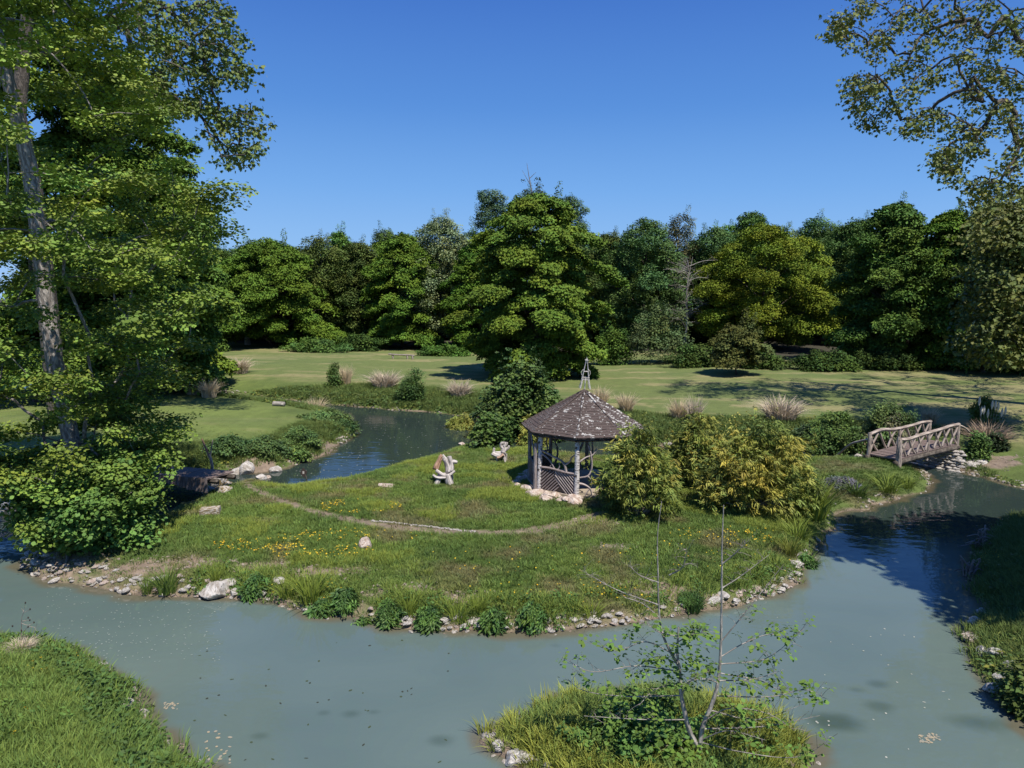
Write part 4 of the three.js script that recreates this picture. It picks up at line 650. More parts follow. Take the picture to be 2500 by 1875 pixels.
{
  R = mulberry(121); const y = 1.0, A = G(447, 1033, y), B = G(340, 1024, y), Ed = G(508, 1017, y), t = thing('plank_bridge', 'low plank bridge with pinkish board front beside the bushy alder', 'bridge', [A.x, 0, A.z]);
  const D = B.clone().sub(A).normalize(), Bk = Ed.clone().sub(A); const n = 24;
  for (let i = 0; i < n; i++) { const o = A.clone().addScaledVector(D, (i + .5) * .17).sub(t.position), off = Bk.clone().multiplyScalar(i < 1 ? 1 : 1); const len = Bk.length() * (i ? .98 : .94), g = bx(.16, .055, len); const m = mesh('plank', g, M.plank, t); m.position.set(o.x + off.x * .5, y - .03 + rr(-.006, .006), o.z + off.z * .5); m.rotation.y = Math.atan2(off.x, off.z) + rr(-.008, .008); }
  for (let i = 0; i < 22; i++) { const o = A.clone().addScaledVector(D, (i + .5) * .125 - .03).sub(t.position), h = lerp(.52, .26, clamp(i / 16)) + rr(-.03, .03); const m = mesh('fascia_board', bx(.115, h, .035), i % 3 ? M.plank : M.slat, t); m.position.set(o.x, y - h / 2 + .01 + rr(-.012, .012), o.z + .06); m.rotation.set(rr(-.02, .02), Math.atan2(-D.z, D.x) + Math.PI, rr(-.03, .03)); }
  for (const k of [.2, .8]) mesh('beam', limb([A.clone().addScaledVector(Bk, k).addScaledVector(D, -.2).sub(t.position).setY(y - .16), A.clone().addScaledVector(Bk, k).addScaledVector(D, 4.1).sub(t.position).setY(y - .16)], .1, .1, 7), M.darkBark, t);
  const b = A.clone().addScaledVector(Bk, .62).addScaledVector(D, .45), f = thing('forked_post', 'forked bare branch standing up as a post on the plank bridge', 'post', [G(459, 1007, y).x, y - .1, G(459, 1007, y).z]);
  mesh('stem', limb([V(0, -.2, 0), V(-.03, .25, 0), V(-.1, .55, 0)], .055, .05, 7, { wob: .15 }), M.bridgeWood, f);
  mesh('fork', limb([V(-.09, .42, 0), V(-.2, .72, 0), V(-.36, 1.15, 0)], .05, .03, 7, { wob: .15 }), M.driftRed, f); mesh('fork', limb([V(-.08, .45, 0), V(-.02, .75, 0), V(.05, 1.12, 0)], .035, .015, 6, { wob: .15 }), M.bridgeWood, f); mesh('fork', limb([V(-.27, .88, 0), V(-.32, .75, .03), V(-.36, .6, .05)], .018, .008, 5), M.bridgeWood, f);
}
// ---------------------------------------------------------------- driftwood seats
{
  R = mulberry(131); const b = gp(957, 1044), t = thing('driftwood_chair', 'pale driftwood chair with arched reddish root back, nearer of the two', 'chair', [b.x, b.y, b.z], .1);
  const d = (n, pts, r0, r1, m = M.drift, fl = 1) => mesh(n, limb(pts.map((p) => V(...p)), r0 * 1.7, r1 * 1.7, 8, { wob: .35, flat: fl }), m, t);
  d('leg', [[-.27, -.03, .18], [-.2, .12, .16], [-.15, .25, .1]], .06, .05); d('leg', [[.25, -.03, .18], [.2, .16, .16], [.14, .36, .1]], .085, .075); d('leg', [[.32, -.03, -.2], [.3, .25, -.18], [.28, .5, -.15]], .05, .045); d('leg', [[-.2, -.03, -.22], [-.16, .15, -.2], [-.1, .3, -.15]], .05, .045);
  d('seat', [[-.38, .37, .16], [-.25, .28, .18], [-.08, .26, .18], [.1, .27, .16]], .05, .07, M.drift, .6); d('seat', [[-.26, .50, .02], [-.12, .42, .06], [.02, .34, .1], [.14, .33, .12]], .075, .06, M.drift, .55); d('seat', [[.08, .31, .1], [.22, .33, .06], [.44, .48, .02]], .075, .04, M.drift, .6); d('seat', [[-.2, .3, -.08], [.05, .31, -.08], [.25, .34, -.1]], .09, .09, M.drift, .5);
  d('backrest', [[.2, .36, -.1], [.18, .58, -.18], [.1, .8, -.22], [.06, .9, -.22]], .13, .10, M.drift, .55); d('backrest', [[.28, .42, -.14], [.3, .68, -.2], [.26, .86, -.24], [.24, .98, -.26]], .12, .07, M.drift, .6); d('backrest', [[.26, .7, -.2], [.4, .78, -.18], [.54, .76, -.16]], .07, .035);
  d('arch', [[-.27, .50, -.08], [-.2, .70, -.15], [-.09, .93, -.22], [-.02, 1.0, -.24]], .085, .075, M.driftRed, .8); d('arch', [[-.06, 1.0, -.24], [.04, .9, -.22], [.12, .8, -.2]], .075, .07, M.drift, .8);
  const c = gp(1081, 996), t2 = thing('driftwood_chair', 'gnarled pale driftwood chair with reddish front, farther one near the dark shrub', 'chair', [c.x, c.y, c.z], -.2);
  const e = (n, pts, r0, r1, m = M.drift, fl = 1) => mesh(n, limb(pts.map((p) => V(...p)), r0 * 1.3, r1 * 1.35, 8, { wob: .5, flat: fl }), m, t2);
  e('leg', [[-.13, -.03, .1], [-.12, .1, .1], [-.14, .22, .06]], .035, .045); e('leg', [[.22, -.03, .1], [.18, .12, .08], [.12, .28, .04]], .045, .05); e('leg', [[.2, -.03, -.2], [.2, .3, -.2]], .04, .045);
  e('seat', [[-.36, .32, .05], [-.2, .25, .06], [0, .22, .05], [.15, .26, 0]], .10, .09, M.drift, .8); e('seat', [[-.25, .3, -.1], [0, .32, -.12], [.2, .34, -.15]], .1, .09, M.drift, .7); e('front_board', [[-.1, .17, .12], [.03, .21, .13], [.16, .31, .1]], .085, .09, M.driftRed, .6);
  e('armrest', [[-.28, .33, .02], [-.29, .45, 0], [-.27, .56, 0]], .06, .03); e('backrest', [[.08, .34, -.1], [.12, .55, -.16], [.16, .8, -.2]], .10, .05); e('backrest', [[.1, .5, -.14], [-.02, .62, -.18], [0, .74, -.18], [.1, .76, -.2]], .06, .05); e('backrest', [[.14, .45, -.14], [.28, .55, -.16], [.34, .66, -.16]], .07, .03); e('backrest', [[.12, .6, -.14], [.22, .7, -.15], [.24, .8, -.18]], .05, .03);
  const o = gp(868, 775), lb = thing('log_bench', 'long low bench of a split log on short legs, out on the far lawn', 'bench', [o.x, o.y, o.z], -.18);
  mesh('seat', limb([V(-1.4, .44, 0), V(-.5, .40, .03), V(.5, .40, 0), V(1.35, .36, -.02)], .14, .12, 8, { wob: .15, flat: .6 }), M.greyWood, lb);
  for (const x of [-1, .55, 1.1]) mesh('leg', limb([V(x, .34, 0), V(x + .06, .15, .04), V(x + .08, -.05, .06)], .1, .09, 7, { wob: .2 }), M.greyWood, lb);
  const s = gp(535, 745), ps = thing('pale_stump', 'pale upright stump against the dark gap at the wood edge', 'stump', [s.x, s.y, s.z]); mesh('stump', limb([V(0, -.1, 0), V(.03, .5, 0), V(-.02, 1.0, 0)], .4, .33, 9, { wob: .3 }), M.drift, ps); mesh('stump_top', limb([V(-.1, 1.0, 0), V(.05, 1.12, 0), V(.25, 1.2, 0)], .26, .15, 7, { wob: .4 }), M.darkBark, ps);
  const lg = gp(603, 877); const lo = mesh('cut_log', limb([V(-.35, .12, 0), V(0, .13, .05), V(.35, .12, .1)], .16, .15, 10, { wob: .1 }), M.paleBark); lo.position.copy(lg); tag(lo, 'short pale cut log at the water edge of the left lawn', 'log');
  const sp = G(662, 1040), sg = thing('stake_sign', 'small dark diamond plate on a leaning stake standing in the back pond', 'sign', [sp.x, 0, sp.z]);
  mesh('stake', limb([V(.04, -.4, 0), V(0, .15, 0), V(-.05, .3, 0)], .025, .022, 6), M.darkBark, sg); const pg = bx(.28, .28, .02); pg.rotateZ(.95); pg.scale(.75, 1.1, 1); mesh('plate', pg, std({ color: C(.05, .035, .03) }), sg).position.set(-.1, .36, 0); const sq = bx(.07, .11, .012); mesh('mark', sq, std({ color: C(.5, .46, .42) }), sg).position.set(-.11, .37, .012);
}
// ---------------------------------------------------------------- stones
const rock = (label, px, py, s, mat, rot, group, name = 'rock', lift = .3) => { const b = gp(px, py), o = mesh(name, s[0] > .23 ? rockBig[(R() * 5) | 0] : rockG[(R() * 6) | 0], mat); o.position.set(b.x, Math.max(b.y, -.02) + s[1] * lift, b.z); o.scale.set(...s); o.rotation.set(rr(-.15, .15), rot ?? rr(0, 6), rr(-.15, .15)); return tag(o, label, 'rock', group); };
R = mulberry(141);
rock('big pale boulder at the front shore with a rusty foot', 470, 1284, [.40, .30, .32], M.stone, .3);
rock('small pale stone beside the big boulder on the front shore', 507, 1282, [.15, .13, .13], M.stone);
rock('flat pale stone lying just behind the big boulder', 497, 1258, [.26, .10, .2], M.stone);
{ const b = gp(455, 1110), o = mesh('squared_stone', (() => { const g = bx(.62, .24, .34, 0, .08, 0); const p = g.attributes.position; for (let i = 0; i < p.count; i++) { p.setX(i, p.getX(i) * (p.getY(i) > 0 ? .94 : 1)); } return g; })(), M.stoneMoss); o.position.copy(b); o.rotation.set(.03, .22, .04); tag(o, 'squared tan stone block lying in the grass near the plank bridge', 'stone block'); }
for (const [l, px, py, s, m] of [['lumpy reddish rock standing alone in the flowering grass', 790, 1184, [.20, .25, .18], M.stonePink], ['mossy rock heaped highest at the plank bridge end', 468, 1046, [.42, .38, .36], M.stoneMoss], ['mossy rock low in the heap at the plank bridge end', 452, 1066, [.36, .30, .34], M.stoneMoss], ['pale rock at the foot of the mossy heap by the plank bridge', 482, 1062, [.34, .20, .3], M.stoneMoss], ['cream rock on the outer side of the mossy heap', 493, 1050, [.26, .18, .26], M.stoneMoss], ['small grey rock atop the corner of the plank bridge', 437, 1036, [.22, .2, .2], M.stone], ['cream rock, left of the pair at the pond corner by the path', 514, 1023, [.32, .26, .26], M.stone], ['taller cream rock, right of the pair at the pond corner by the path', 534, 1021, [.34, .36, .28], M.stone], ['cream rock dipping into the pond past the pair', 564, 1035, [.34, .2, .24], M.stone], ['small brown rock in the pond water near the path end', 580, 1033, [.14, .1, .12], M.stonePink], ['large rough dark rock at the left frame edge by the water', -2, 1108, [.75, .62, .6], M.stone], ['reddish rock at the pond edge under the dark shrub', 998, 962, [.3, .16, .2], M.stonePink], ['grey rock beneath the shaded peninsula bank', 598, 1018, [.3, .24, .3], M.stone], ['pale slab at the far shore under the wild bank, behind the bamboo', 1445, 962, [.34, .12, .22], M.stone], ['pale slab at the far shore left of the bridge shrubs', 1760, 968, [.36, .12, .22], M.stone], ['white rock at the foot of the bridge ramp rail', 1855, 988, [.2, .14, .2], M.stone], ['big white rock at the left corner of the islet', 1118, 1640, [.26, .14, .16], M.stone], ['white rock low at the left tip of the islet', 1075, 1612, [.14, .08, .1], M.stone], ['white rock at the tip of the front left bank', 312, 1543, [.11, .08, .1], M.stone], ['greyish rock by the edge of the front left bank', 275, 1522, [.11, .09, .12], M.stone], ['pale rock sticking out of the upper edge of the front left bank', 222, 1440, [.12, .07, .09], M.stone], ['flat weathered round slab set in the grass near the chair', 838, 1050, [.36, .07, .26], M.stonePink], ['pale rock on the sunlit right bank nearest the shade', 2122, 1326, [.15, .11, .14], M.stone], ['white double rock on the right bank shore', 2108, 1352, [.2, .17, .2], M.stone], ['pinkish rock low on the right bank shore', 2098, 1380, [.2, .12, .2], M.stonePink], ['big grey rock on the right bank over the shore', 2150, 1418, [.24, .18, .2], M.stone], ['pale rock in front of the grey rock on the right bank', 2125, 1412, [.18, .14, .16], M.stone], ['wide pale rock at the right frame edge on the bank', 2196, 1448, [.26, .16, .2], M.stone], ['pale flat rock on the right bank above the water', 2165, 1468, [.22, .12, .18], M.stone], ['white wedge rock at the right bank waterline', 2146, 1494, [.2, .14, .14], M.stone]]) rock(l, px, py, s, m);
{ // the stony edge of the island and the other shores
  R = mulberry(151); const one = [];
  const seg = (x) => (x < -7.4 ? 'left tip of the island' : x < -2.5 ? 'front island shore left of the dark herb clumps' : x < 4.2 ? 'front island shore among the dark herb clumps' : 'right curve of the island shore');
  const peb = [];
  for (const L of LANDS) for (let i = 0; i < L.line.length; i++) {
    const a = L.line[i], b = L.line[(i + 1) % L.line.length], len = Math.hypot(b[0] - a[0], b[1] - a[1]); if (len > 4 || a[1] < -60 || Math.abs(a[0]) > 30) continue;
    const nx = (b[1] - a[1]) / len, nz = -(b[0] - a[0]) / len;
    for (let s = 0; s < len; s += .036) {
      const u = s / len, x = lerp(a[0], b[0], u), z = lerp(a[1], b[1], u), rich = fbm(x * .5 + 13, z * .5, 3), front = L.id === 'island' && z > -20.2, tip = front && x < -6;
      const sg = sdf(x + nx * .2, z + nz * .2)[0] > 0 ? 1 : -1;
      const low = front && x > -3 ? .30 + smooth(.30, .5, rich) * .5 : smooth(.34, .52, rich) * .55;
      if (front && R() < (tip ? .62 : low)) {
        const o = Math.abs(rr(-.03, 1)) * (tip ? .62 : .36), qx = x + nx * sg * o, qz = z + nz * sg * o, sc = rr(.028, .085) * (R() < .12 ? 1.7 : 1);
        one.push({ p: V(qx, Math.max(.01, H(qx, qz)) + sc * .25 + (R() < .35 && o < .2 ? sc * .9 : 0), qz), s: [sc * rr(1.1, 1.8), sc * rr(.5, .8), sc * rr(.8, 1.2)], e: [rr(-.3, .3), Math.atan2(nx, nz) + rr(-.9, .9), rr(-.3, .3)], w: seg(x), k: (R() * 6) | 0, pink: R() > .82, size: sc });
      } else if (L.id === 'peninsula' && R() < .5 * smooth(.4, .6, rich)) { const o = rr(-.05, .35), qx = x + nx * sg * o, qz = z + nz * sg * o, sc = rr(.05, .13); peb.push({ p: V(qx, Math.max(.0, H(qx, qz)) + sc * .2, qz), e: [rr(-.5, .5), rr(0, 6), rr(-.5, .5)], s: [sc * 1.5, sc * .7, sc], c: C(1, .97, .92) });
      } else if (R() < (front ? .42 : .5 * smooth(.34, .6, rich) + .05)) { const o = rr(-.12, .4), qx = x + nx * sg * o, qz = z + nz * sg * o, sc = rr(.02, .07); peb.push({ p: V(qx, Math.max(-.02, H(qx, qz)) + sc * .2, qz), e: [rr(-.5, .5), rr(0, 6), rr(-.5, .5)], s: [sc * 1.5, sc * .7, sc], c: R() < .7 ? C(1, .98, .95) : C(.65, .55, .46) }); }
    }
  }
  one.sort((a, b) => b.size - a.size); console.log('shore stones', one.length);
  one.forEach((d, i) => { if (i < 300) { const q = mesh('shore_stone', rockG[d.k], d.pink ? M.stonePink : M.stone); q.position.copy(d.p); q.scale.set(...d.s); q.rotation.set(...d.e); tag(q, 'pale limestone piece along the ' + d.w, 'stone', 'stones along the ' + d.w); } else peb.push({ p: d.p, e: d.e, s: d.s, c: d.pink ? C(.95, .85, .78) : C(1, .98, .95) }); });
  for (let i = 0; i < 900; i++) { const B = BARE[(R() * BARE.length) | 0], x = B[0] + rr(-1, 1) * B[2], z = B[1] + rr(-1, 1) * B[3], sc = rr(.015, .05); if (sdf(x, z)[0] > 0) peb.push({ p: V(x, H(x, z) + .005, z), e: [rr(-.5, .5), rr(0, 6), 0], s: [sc * 1.4, sc * .7, sc], c: C(.85, .76, .68) }); }
  const o = inst('shore_gravel', rockG[2], M.stone, peb); tag(o, 'small broken stones and gravel strewn along the shores', 'gravel');
  // stone edging of the path
  const ed = thing('path_edging', 'thin line of pale flat stones edging the worn path', 'edging');
  const lp = [[805, 1126], [850, 1130], [900, 1136], [950, 1141], [1000, 1147], [1040, 1150]].map((q) => gp(...q)), lc = curve(lp, 40);
  for (let i = 0; i < 38; i++) { if (i > 30 && R() < .4) continue; const q = lc[i], d = lc[i + 1], m = mesh('stone', rockG[(R() * 6) | 0], M.stone, ed); m.position.set(q.x, q.y + .015, q.z + rr(-.03, .03)); m.rotation.y = Math.atan2(-(d.z - q.z), d.x - q.x) + rr(-.2, .2); m.scale.set(.075, .035, .045); }
}
// ---------------------------------------------------------------- shrubs, bamboo, dry grass, herbs
function bush(name, label, cat, px, py, wPx, hPx, geos, mat, cols, n, { lobes = 14, deep = .75, group, s = 1, stems = 8, lobeR = .42, pitch = .25, shape = 1, stemMat = M.darkBark, lift = 0, rag = .35, shoots } = {}) {
  const b = gp(px, py), dist = -b.z / 1, w = wPx * dist / FPX, h = hPx * dist / FPX * 1.02, t = thing(name, label, cat, [b.x, b.y, b.z], 0, group), list = [], st = [];
  for (let i = 0; i < lobes; i++) {
    const u = (i + .5) / lobes, a = i * 2.39996 + rr(-.3, .3), el = Math.asin(clamp(Math.pow(u, shape), 0, shape > 1.5 ? .78 : .97)), r = rr(.5, .72) * (1 + rr(-rag, rag * .7)), cx = Math.cos(a) * Math.cos(el) * w / 2 * r, cz = Math.sin(a) * Math.cos(el) * w / 2 * r * deep, cy = lift * h + h * (.12 + .64 * u * rr(.85, 1.1)) * (1 + rr(-rag, rag) * .6), lr = w / 2 * lobeR * rr(.7, 1.15), ly = h * .26 * rr(.6, 1.2) * Math.min(1, lobeR / .36);
    const base = cols[(R() * cols.length) | 0], cv = vary(base, .15, .1), c = [cv.r, cv.g, cv.b];
    if (i < stems) st.push(limb([V(cx * .15, -.05, cz * .15), V(cx * .6, cy * .6, cz * .6), V(cx, cy, cz)], .018 * h + .005, .006, 4));
    for (let j = 0; j < n / lobes; j++) {
      let v = V(rr(-1, 1), rr(-1, 1), rr(-1, 1)); while (v.lengthSq() > 1) v.set(rr(-1, 1), rr(-1, 1), rr(-1, 1)); const L = v.length() + 1e-4; v.multiplyScalar(Math.pow(L, .4) / L);
      const p = V(cx + v.x * lr, cy + v.y * ly, cz + v.z * lr * .9); if (p.y < .02) p.y = rr(.02, .15);
      cluster(list, p, c, { s, yaw: Math.atan2(p.x, p.z) + rr(-1, 1), pitch: pitch + rr(-.3, .3) });
    }
  }
  for (let i = 0; i < (shoots ?? Math.min(34, lobes / 2)); i++) { // shoots past the outline
    const a = rr(0, 6.28), el = rr(.25, 1.45), r0 = rr(.72, .95), d = V(Math.cos(a) * Math.cos(el) * w / 2, h * (.12 + .72 * Math.sin(el)), Math.sin(a) * Math.cos(el) * w / 2 * deep), base = vary(cols[(R() * cols.length) | 0], .2);
    for (let j = 0; j < 6; j++) { const q = r0 + j * .045; cluster(list, V(d.x * q + rr(-.05, .05), lift * h + d.y * q + j * j * .006 * h, d.z * q + rr(-.05, .05)), [base.r, base.g, base.b], { s: s * (1 - j * .09), yaw: a + rr(-1, 1), pitch: rr(-.7, .3) }); }
  }
  if (st.length) mesh('stems', merge(st), stemMat, t); foliage(t, list, geos, mat, 'foliage'); return t;
}
R = mulberry(161);
const BY = [.36, .355, .075], BG = [.21, .255, .05], BD = [.10, .145, .03];
bush('bamboo_clump', 'olive green bamboo clump in front of the gazebo entrance', 'bamboo', 1376, 1112, 216, 205, S_.bamboo, M.leaf, [BG, BG, BD, BY], 1150, { lobes: 60, pitch: -.05, shoots: 26, stems: 20, deep: .85, lobeR: .22, rag: .35, stemMat: M.paleBark });
bush('bamboo_clump', 'large yellow bamboo clump right of the gazebo', 'bamboo', 1632, 1098, 325, 205, S_.bamboo, M.leaf, [BY, BY, BG, BY, BG, BD], 2500, { lobes: 95, pitch: -.05, shoots: 34, stems: 24, deep: .75, lobeR: .20, rag: .3, stemMat: M.paleBark });
bush('bamboo_clump', 'darker sparse bamboo between the olive and the yellow clumps', 'bamboo', 1505, 1050, 160, 165, S_.bamboo, M.leaf, [BG, BG, BD, BY], 1000, { lobes: 44, lobeR: .24, pitch: .12, stemMat: M.paleBark });
bush('bamboo_clump', 'straw yellow bamboo leaning over the pond left of the dark shrub', 'bamboo', 1000, 925, 90, 62, S_.bamboo, M.leaf, [BY, BY, BG], 700, { pitch: .5, stemMat: M.paleBark });
bush('bamboo_clump', 'yellow bamboo tucked between the dark shrub and gazebo roof', 'bamboo', 1150, 960, 80, 92, S_.bamboo, M.leaf, [BY, BG], 700, { pitch: .6, stemMat: M.paleBark });
bush('shrub', 'tall dark broad-leaved shrub standing behind the gazebo on its left', 'shrub', 1125, 945, 205, 205, S_.ivy, M.leaf, [[.11, .185, .042], [.08, .145, .036], [.13, .21, .05]], 2600, { lobes: 80, lobeR: .20, s: 1.05, rag: .45, shape: 2.2 });
bush('shrub', 'low dark shrub skirting the pond corner below the tall dark shrub', 'shrub', 1060, 965, 90, 70, S_.ivy, M.leaf, [[.10, .18, .038], [.095, .165, .042]], 500, {});
bush('shrub', 'dense green shrub left of the branch-railed bridge', 'shrub', 1800, 975, 130, 85, S_.shrub, M.leaf, [[.11, .185, .038], [.09, .155, .034]], 1500, { lobes: 34, s: 1.15, lobeR: .27, rag: .5 });
bush('shrub', 'taller green shrub with dead stems behind the branch-railed bridge', 'shrub', 1918, 965, 125, 95, S_.shrub, M.leaf, [[.12, .185, .05], [.10, .16, .042], [.17, .18, .10]], 1500, { lobes: 34, s: 1.15, lobeR: .27, rag: .5 });
bush('shrub', 'small dark shrub in front of the pinkish dry clump by the bamboo', 'shrub', 1742, 952, 42, 32, S_.shrub, M.leafGloss, [[.05, .09, .028]], 300, { s: 1.2 });
bush('shrub', 'green shrub on the far bank between two dry grass clumps', 'shrub', 888, 866, 62, 60, S_.shrub, M.leaf, [[.10, .18, .04], [.085, .15, .034]], 520, { s: 1.2, lobes: 28, lobeR: .24, rag: .7, shape: 2.2 });
bush('shrub', 'thin green shrub beside the upright dry grass on the far bank', 'shrub', 722, 838, 34, 52, S_.shrub, M.leaf, [[.10, .17, .036]], 170, { s: 1.1, lobes: 18, lobeR: .26, rag: .8, shape: 2 });
bush('shrub', 'leafy shrub by the far abutment of the branch-railed bridge', 'shrub', 2112, 992, 46, 58, S_.shrub, M.leaf, [[.10, .18, .038]], 420, { s: 1.1, lobes: 22, lobeR: .26, rag: .6 });
bush('shrub', 'dark little shrub under the plumed pampas at the right', 'shrub', 2150, 972, 34, 34, S_.shrub, M.leafGloss, [[.035, .065, .022]], 260, { s: 1.1 });
bush('shrub', 'leafy young shrub rising behind the white pampas plumes', 'shrub', 2122, 915, 62, 62, S_.shrub, M.leaf, [[.15, .23, .045]], 190, { s: 1.2, lobes: 20, lobeR: .2, rag: .7 });
bush('shrub', 'shrub leaning in from the right frame edge over the water', 'shrub', 2225, 1530, 100, 110, S_.shrub, M.leaf, [[.08, .12, .024]], 500, { s: .9 });
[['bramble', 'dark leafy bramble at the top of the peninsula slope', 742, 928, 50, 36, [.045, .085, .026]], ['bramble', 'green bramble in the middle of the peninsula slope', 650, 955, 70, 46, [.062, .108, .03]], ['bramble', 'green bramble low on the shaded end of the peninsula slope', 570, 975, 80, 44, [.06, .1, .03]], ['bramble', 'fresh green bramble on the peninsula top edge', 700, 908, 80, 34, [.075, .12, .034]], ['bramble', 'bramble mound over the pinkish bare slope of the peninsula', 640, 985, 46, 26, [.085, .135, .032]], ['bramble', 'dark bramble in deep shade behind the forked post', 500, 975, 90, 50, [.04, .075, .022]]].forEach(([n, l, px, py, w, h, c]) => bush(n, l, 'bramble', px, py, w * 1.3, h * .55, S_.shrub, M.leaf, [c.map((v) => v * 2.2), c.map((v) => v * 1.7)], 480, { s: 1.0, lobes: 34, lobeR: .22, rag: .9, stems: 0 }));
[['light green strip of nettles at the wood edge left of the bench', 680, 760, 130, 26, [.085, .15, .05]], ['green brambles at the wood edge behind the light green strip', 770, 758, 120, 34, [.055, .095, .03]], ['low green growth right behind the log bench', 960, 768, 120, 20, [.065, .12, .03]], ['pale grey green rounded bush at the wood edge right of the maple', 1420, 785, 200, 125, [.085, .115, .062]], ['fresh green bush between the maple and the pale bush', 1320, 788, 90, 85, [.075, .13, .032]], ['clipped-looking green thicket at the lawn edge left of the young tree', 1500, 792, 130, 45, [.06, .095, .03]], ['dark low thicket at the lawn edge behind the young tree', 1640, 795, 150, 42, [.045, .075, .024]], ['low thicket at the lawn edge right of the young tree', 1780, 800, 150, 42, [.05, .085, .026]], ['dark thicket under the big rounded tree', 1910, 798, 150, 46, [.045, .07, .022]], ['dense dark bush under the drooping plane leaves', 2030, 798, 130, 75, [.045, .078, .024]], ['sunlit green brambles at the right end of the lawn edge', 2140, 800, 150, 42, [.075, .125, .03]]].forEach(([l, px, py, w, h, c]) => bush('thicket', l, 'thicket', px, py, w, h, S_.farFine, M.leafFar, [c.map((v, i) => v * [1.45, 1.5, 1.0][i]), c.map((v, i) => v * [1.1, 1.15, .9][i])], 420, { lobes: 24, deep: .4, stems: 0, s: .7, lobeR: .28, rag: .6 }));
// dry clumps
const DG = [blades(201, 300, .28, 1.25, .034, .5, { curl: .7 }), blades(202, 520, .40, 1.0, .036, .85, { curl: .8, hvar: .6 })], DF = [.64, .53, .35], DP = [.58, .49, .37];
const dry = {}; const dmat = (c) => (dry[c] ??= leafMat({ color: C(...c), roughness: .95, transmission: .15, specularIntensity: .1 }));
R = mulberry(171);
[['pale dry grass clump at the pond edge on the left lawn, in sun', 452, 858, 46, 38, DF, 1], ['dry clump standing in shade next to the sunny one on the left lawn', 418, 852, 40, 36, DF, 1], ['dry clump up on the shaded far bank, wider one', 516, 806, 56, 32, DP, 1], ['small dry clump at the left end of the shaded far bank', 434, 814, 26, 22, DP, 0], ['upright pale dry grass on the far bank beside a thin shrub', 748, 834, 30, 48, DF, 0], ['rounded pinkish dry clump on the far bank left of a green shrub', 830, 838, 74, 36, DP, 1], ['dry clump leaning at the tip of the left lawn', 680, 886, 52, 42, DF, 1], ['rounded pinkish dry clump above the straw yellow bamboo', 992, 858, 56, 36, DP, 1], ['dry grass clump peeking over the gazebo roof', 1295, 880, 46, 44, DF, 1], ['fan-shaped dry grass clump right of the gazebo roof', 1352, 894, 42, 48, DF, 0], ['low pale dry clump left of the tall reedy one', 1466, 908, 46, 46, DF, 1], ['tall reedy dry clump behind the bamboo', 1500, 918, 36, 66, DP, 0], ['broad pinkish dry clump beyond the yellow bamboo', 1686, 910, 98, 52, DP, 1], ['sprawling brown dead clump below the pampas plumes', 2130, 962, 96, 48, [.40, .30, .215], 1], ['dry tan growth behind the branch-railed bridge', 2008, 915, 40, 34, DF, 1], ['dry straw tuft around the foot of the teasel', 46, 1408, 60, 26, DP, 1]].forEach(([l, px, py, w, h, c, k]) => { const b = gp(px, py), d = -b.z, W = w * d / FPX, Hh = h * d / FPX, o = mesh('dry_grass_clump', DG[k], dmat(c)); o.position.copy(b); o.rotation.y = rr(0, 6); const base = k ? 1.3 : .95; o.scale.set(W / base, Hh / (k ? .72 : 1.05), W / base); tag(o, l, 'dry grass', 'dry grass clumps round the pond'); });
{ // pampas with plumes
  R = mulberry(175); const b = gp(2135, 938), t = thing('pampas_grass', 'pampas grass with a row of white plumes right of the bridge', 'pampas grass', [b.x, b.y, b.z]), d = -b.z;
  mesh('leaves', blades(211, 160, .3, .9, .02, .9), leafMat({ color: C(.22, .24, .08), roughness: .9 }), t);
  for (let i = 0; i < 9; i++) { const x = (i - 4) * .17 + rr(-.05, .05), h = rr(1.05, 1.6) - .03 * i, pts = [V(x * .5, 0, 0), V(x * .8, h * .6, .05), V(x, h, .06)]; mesh('stalk', limb(pts, .012, .008, 4), M.paleBark, t); mesh('plume', tube([V(x, h - .1, .06), V(x + .005, h + .08, .06), V(x + .01, h + .24, .06), V(x + .012, h + .38, .06)], [.02, .062, .05, .006], 7, { wob: .3 }), dmat([.66, .62, .52]), t); }
}
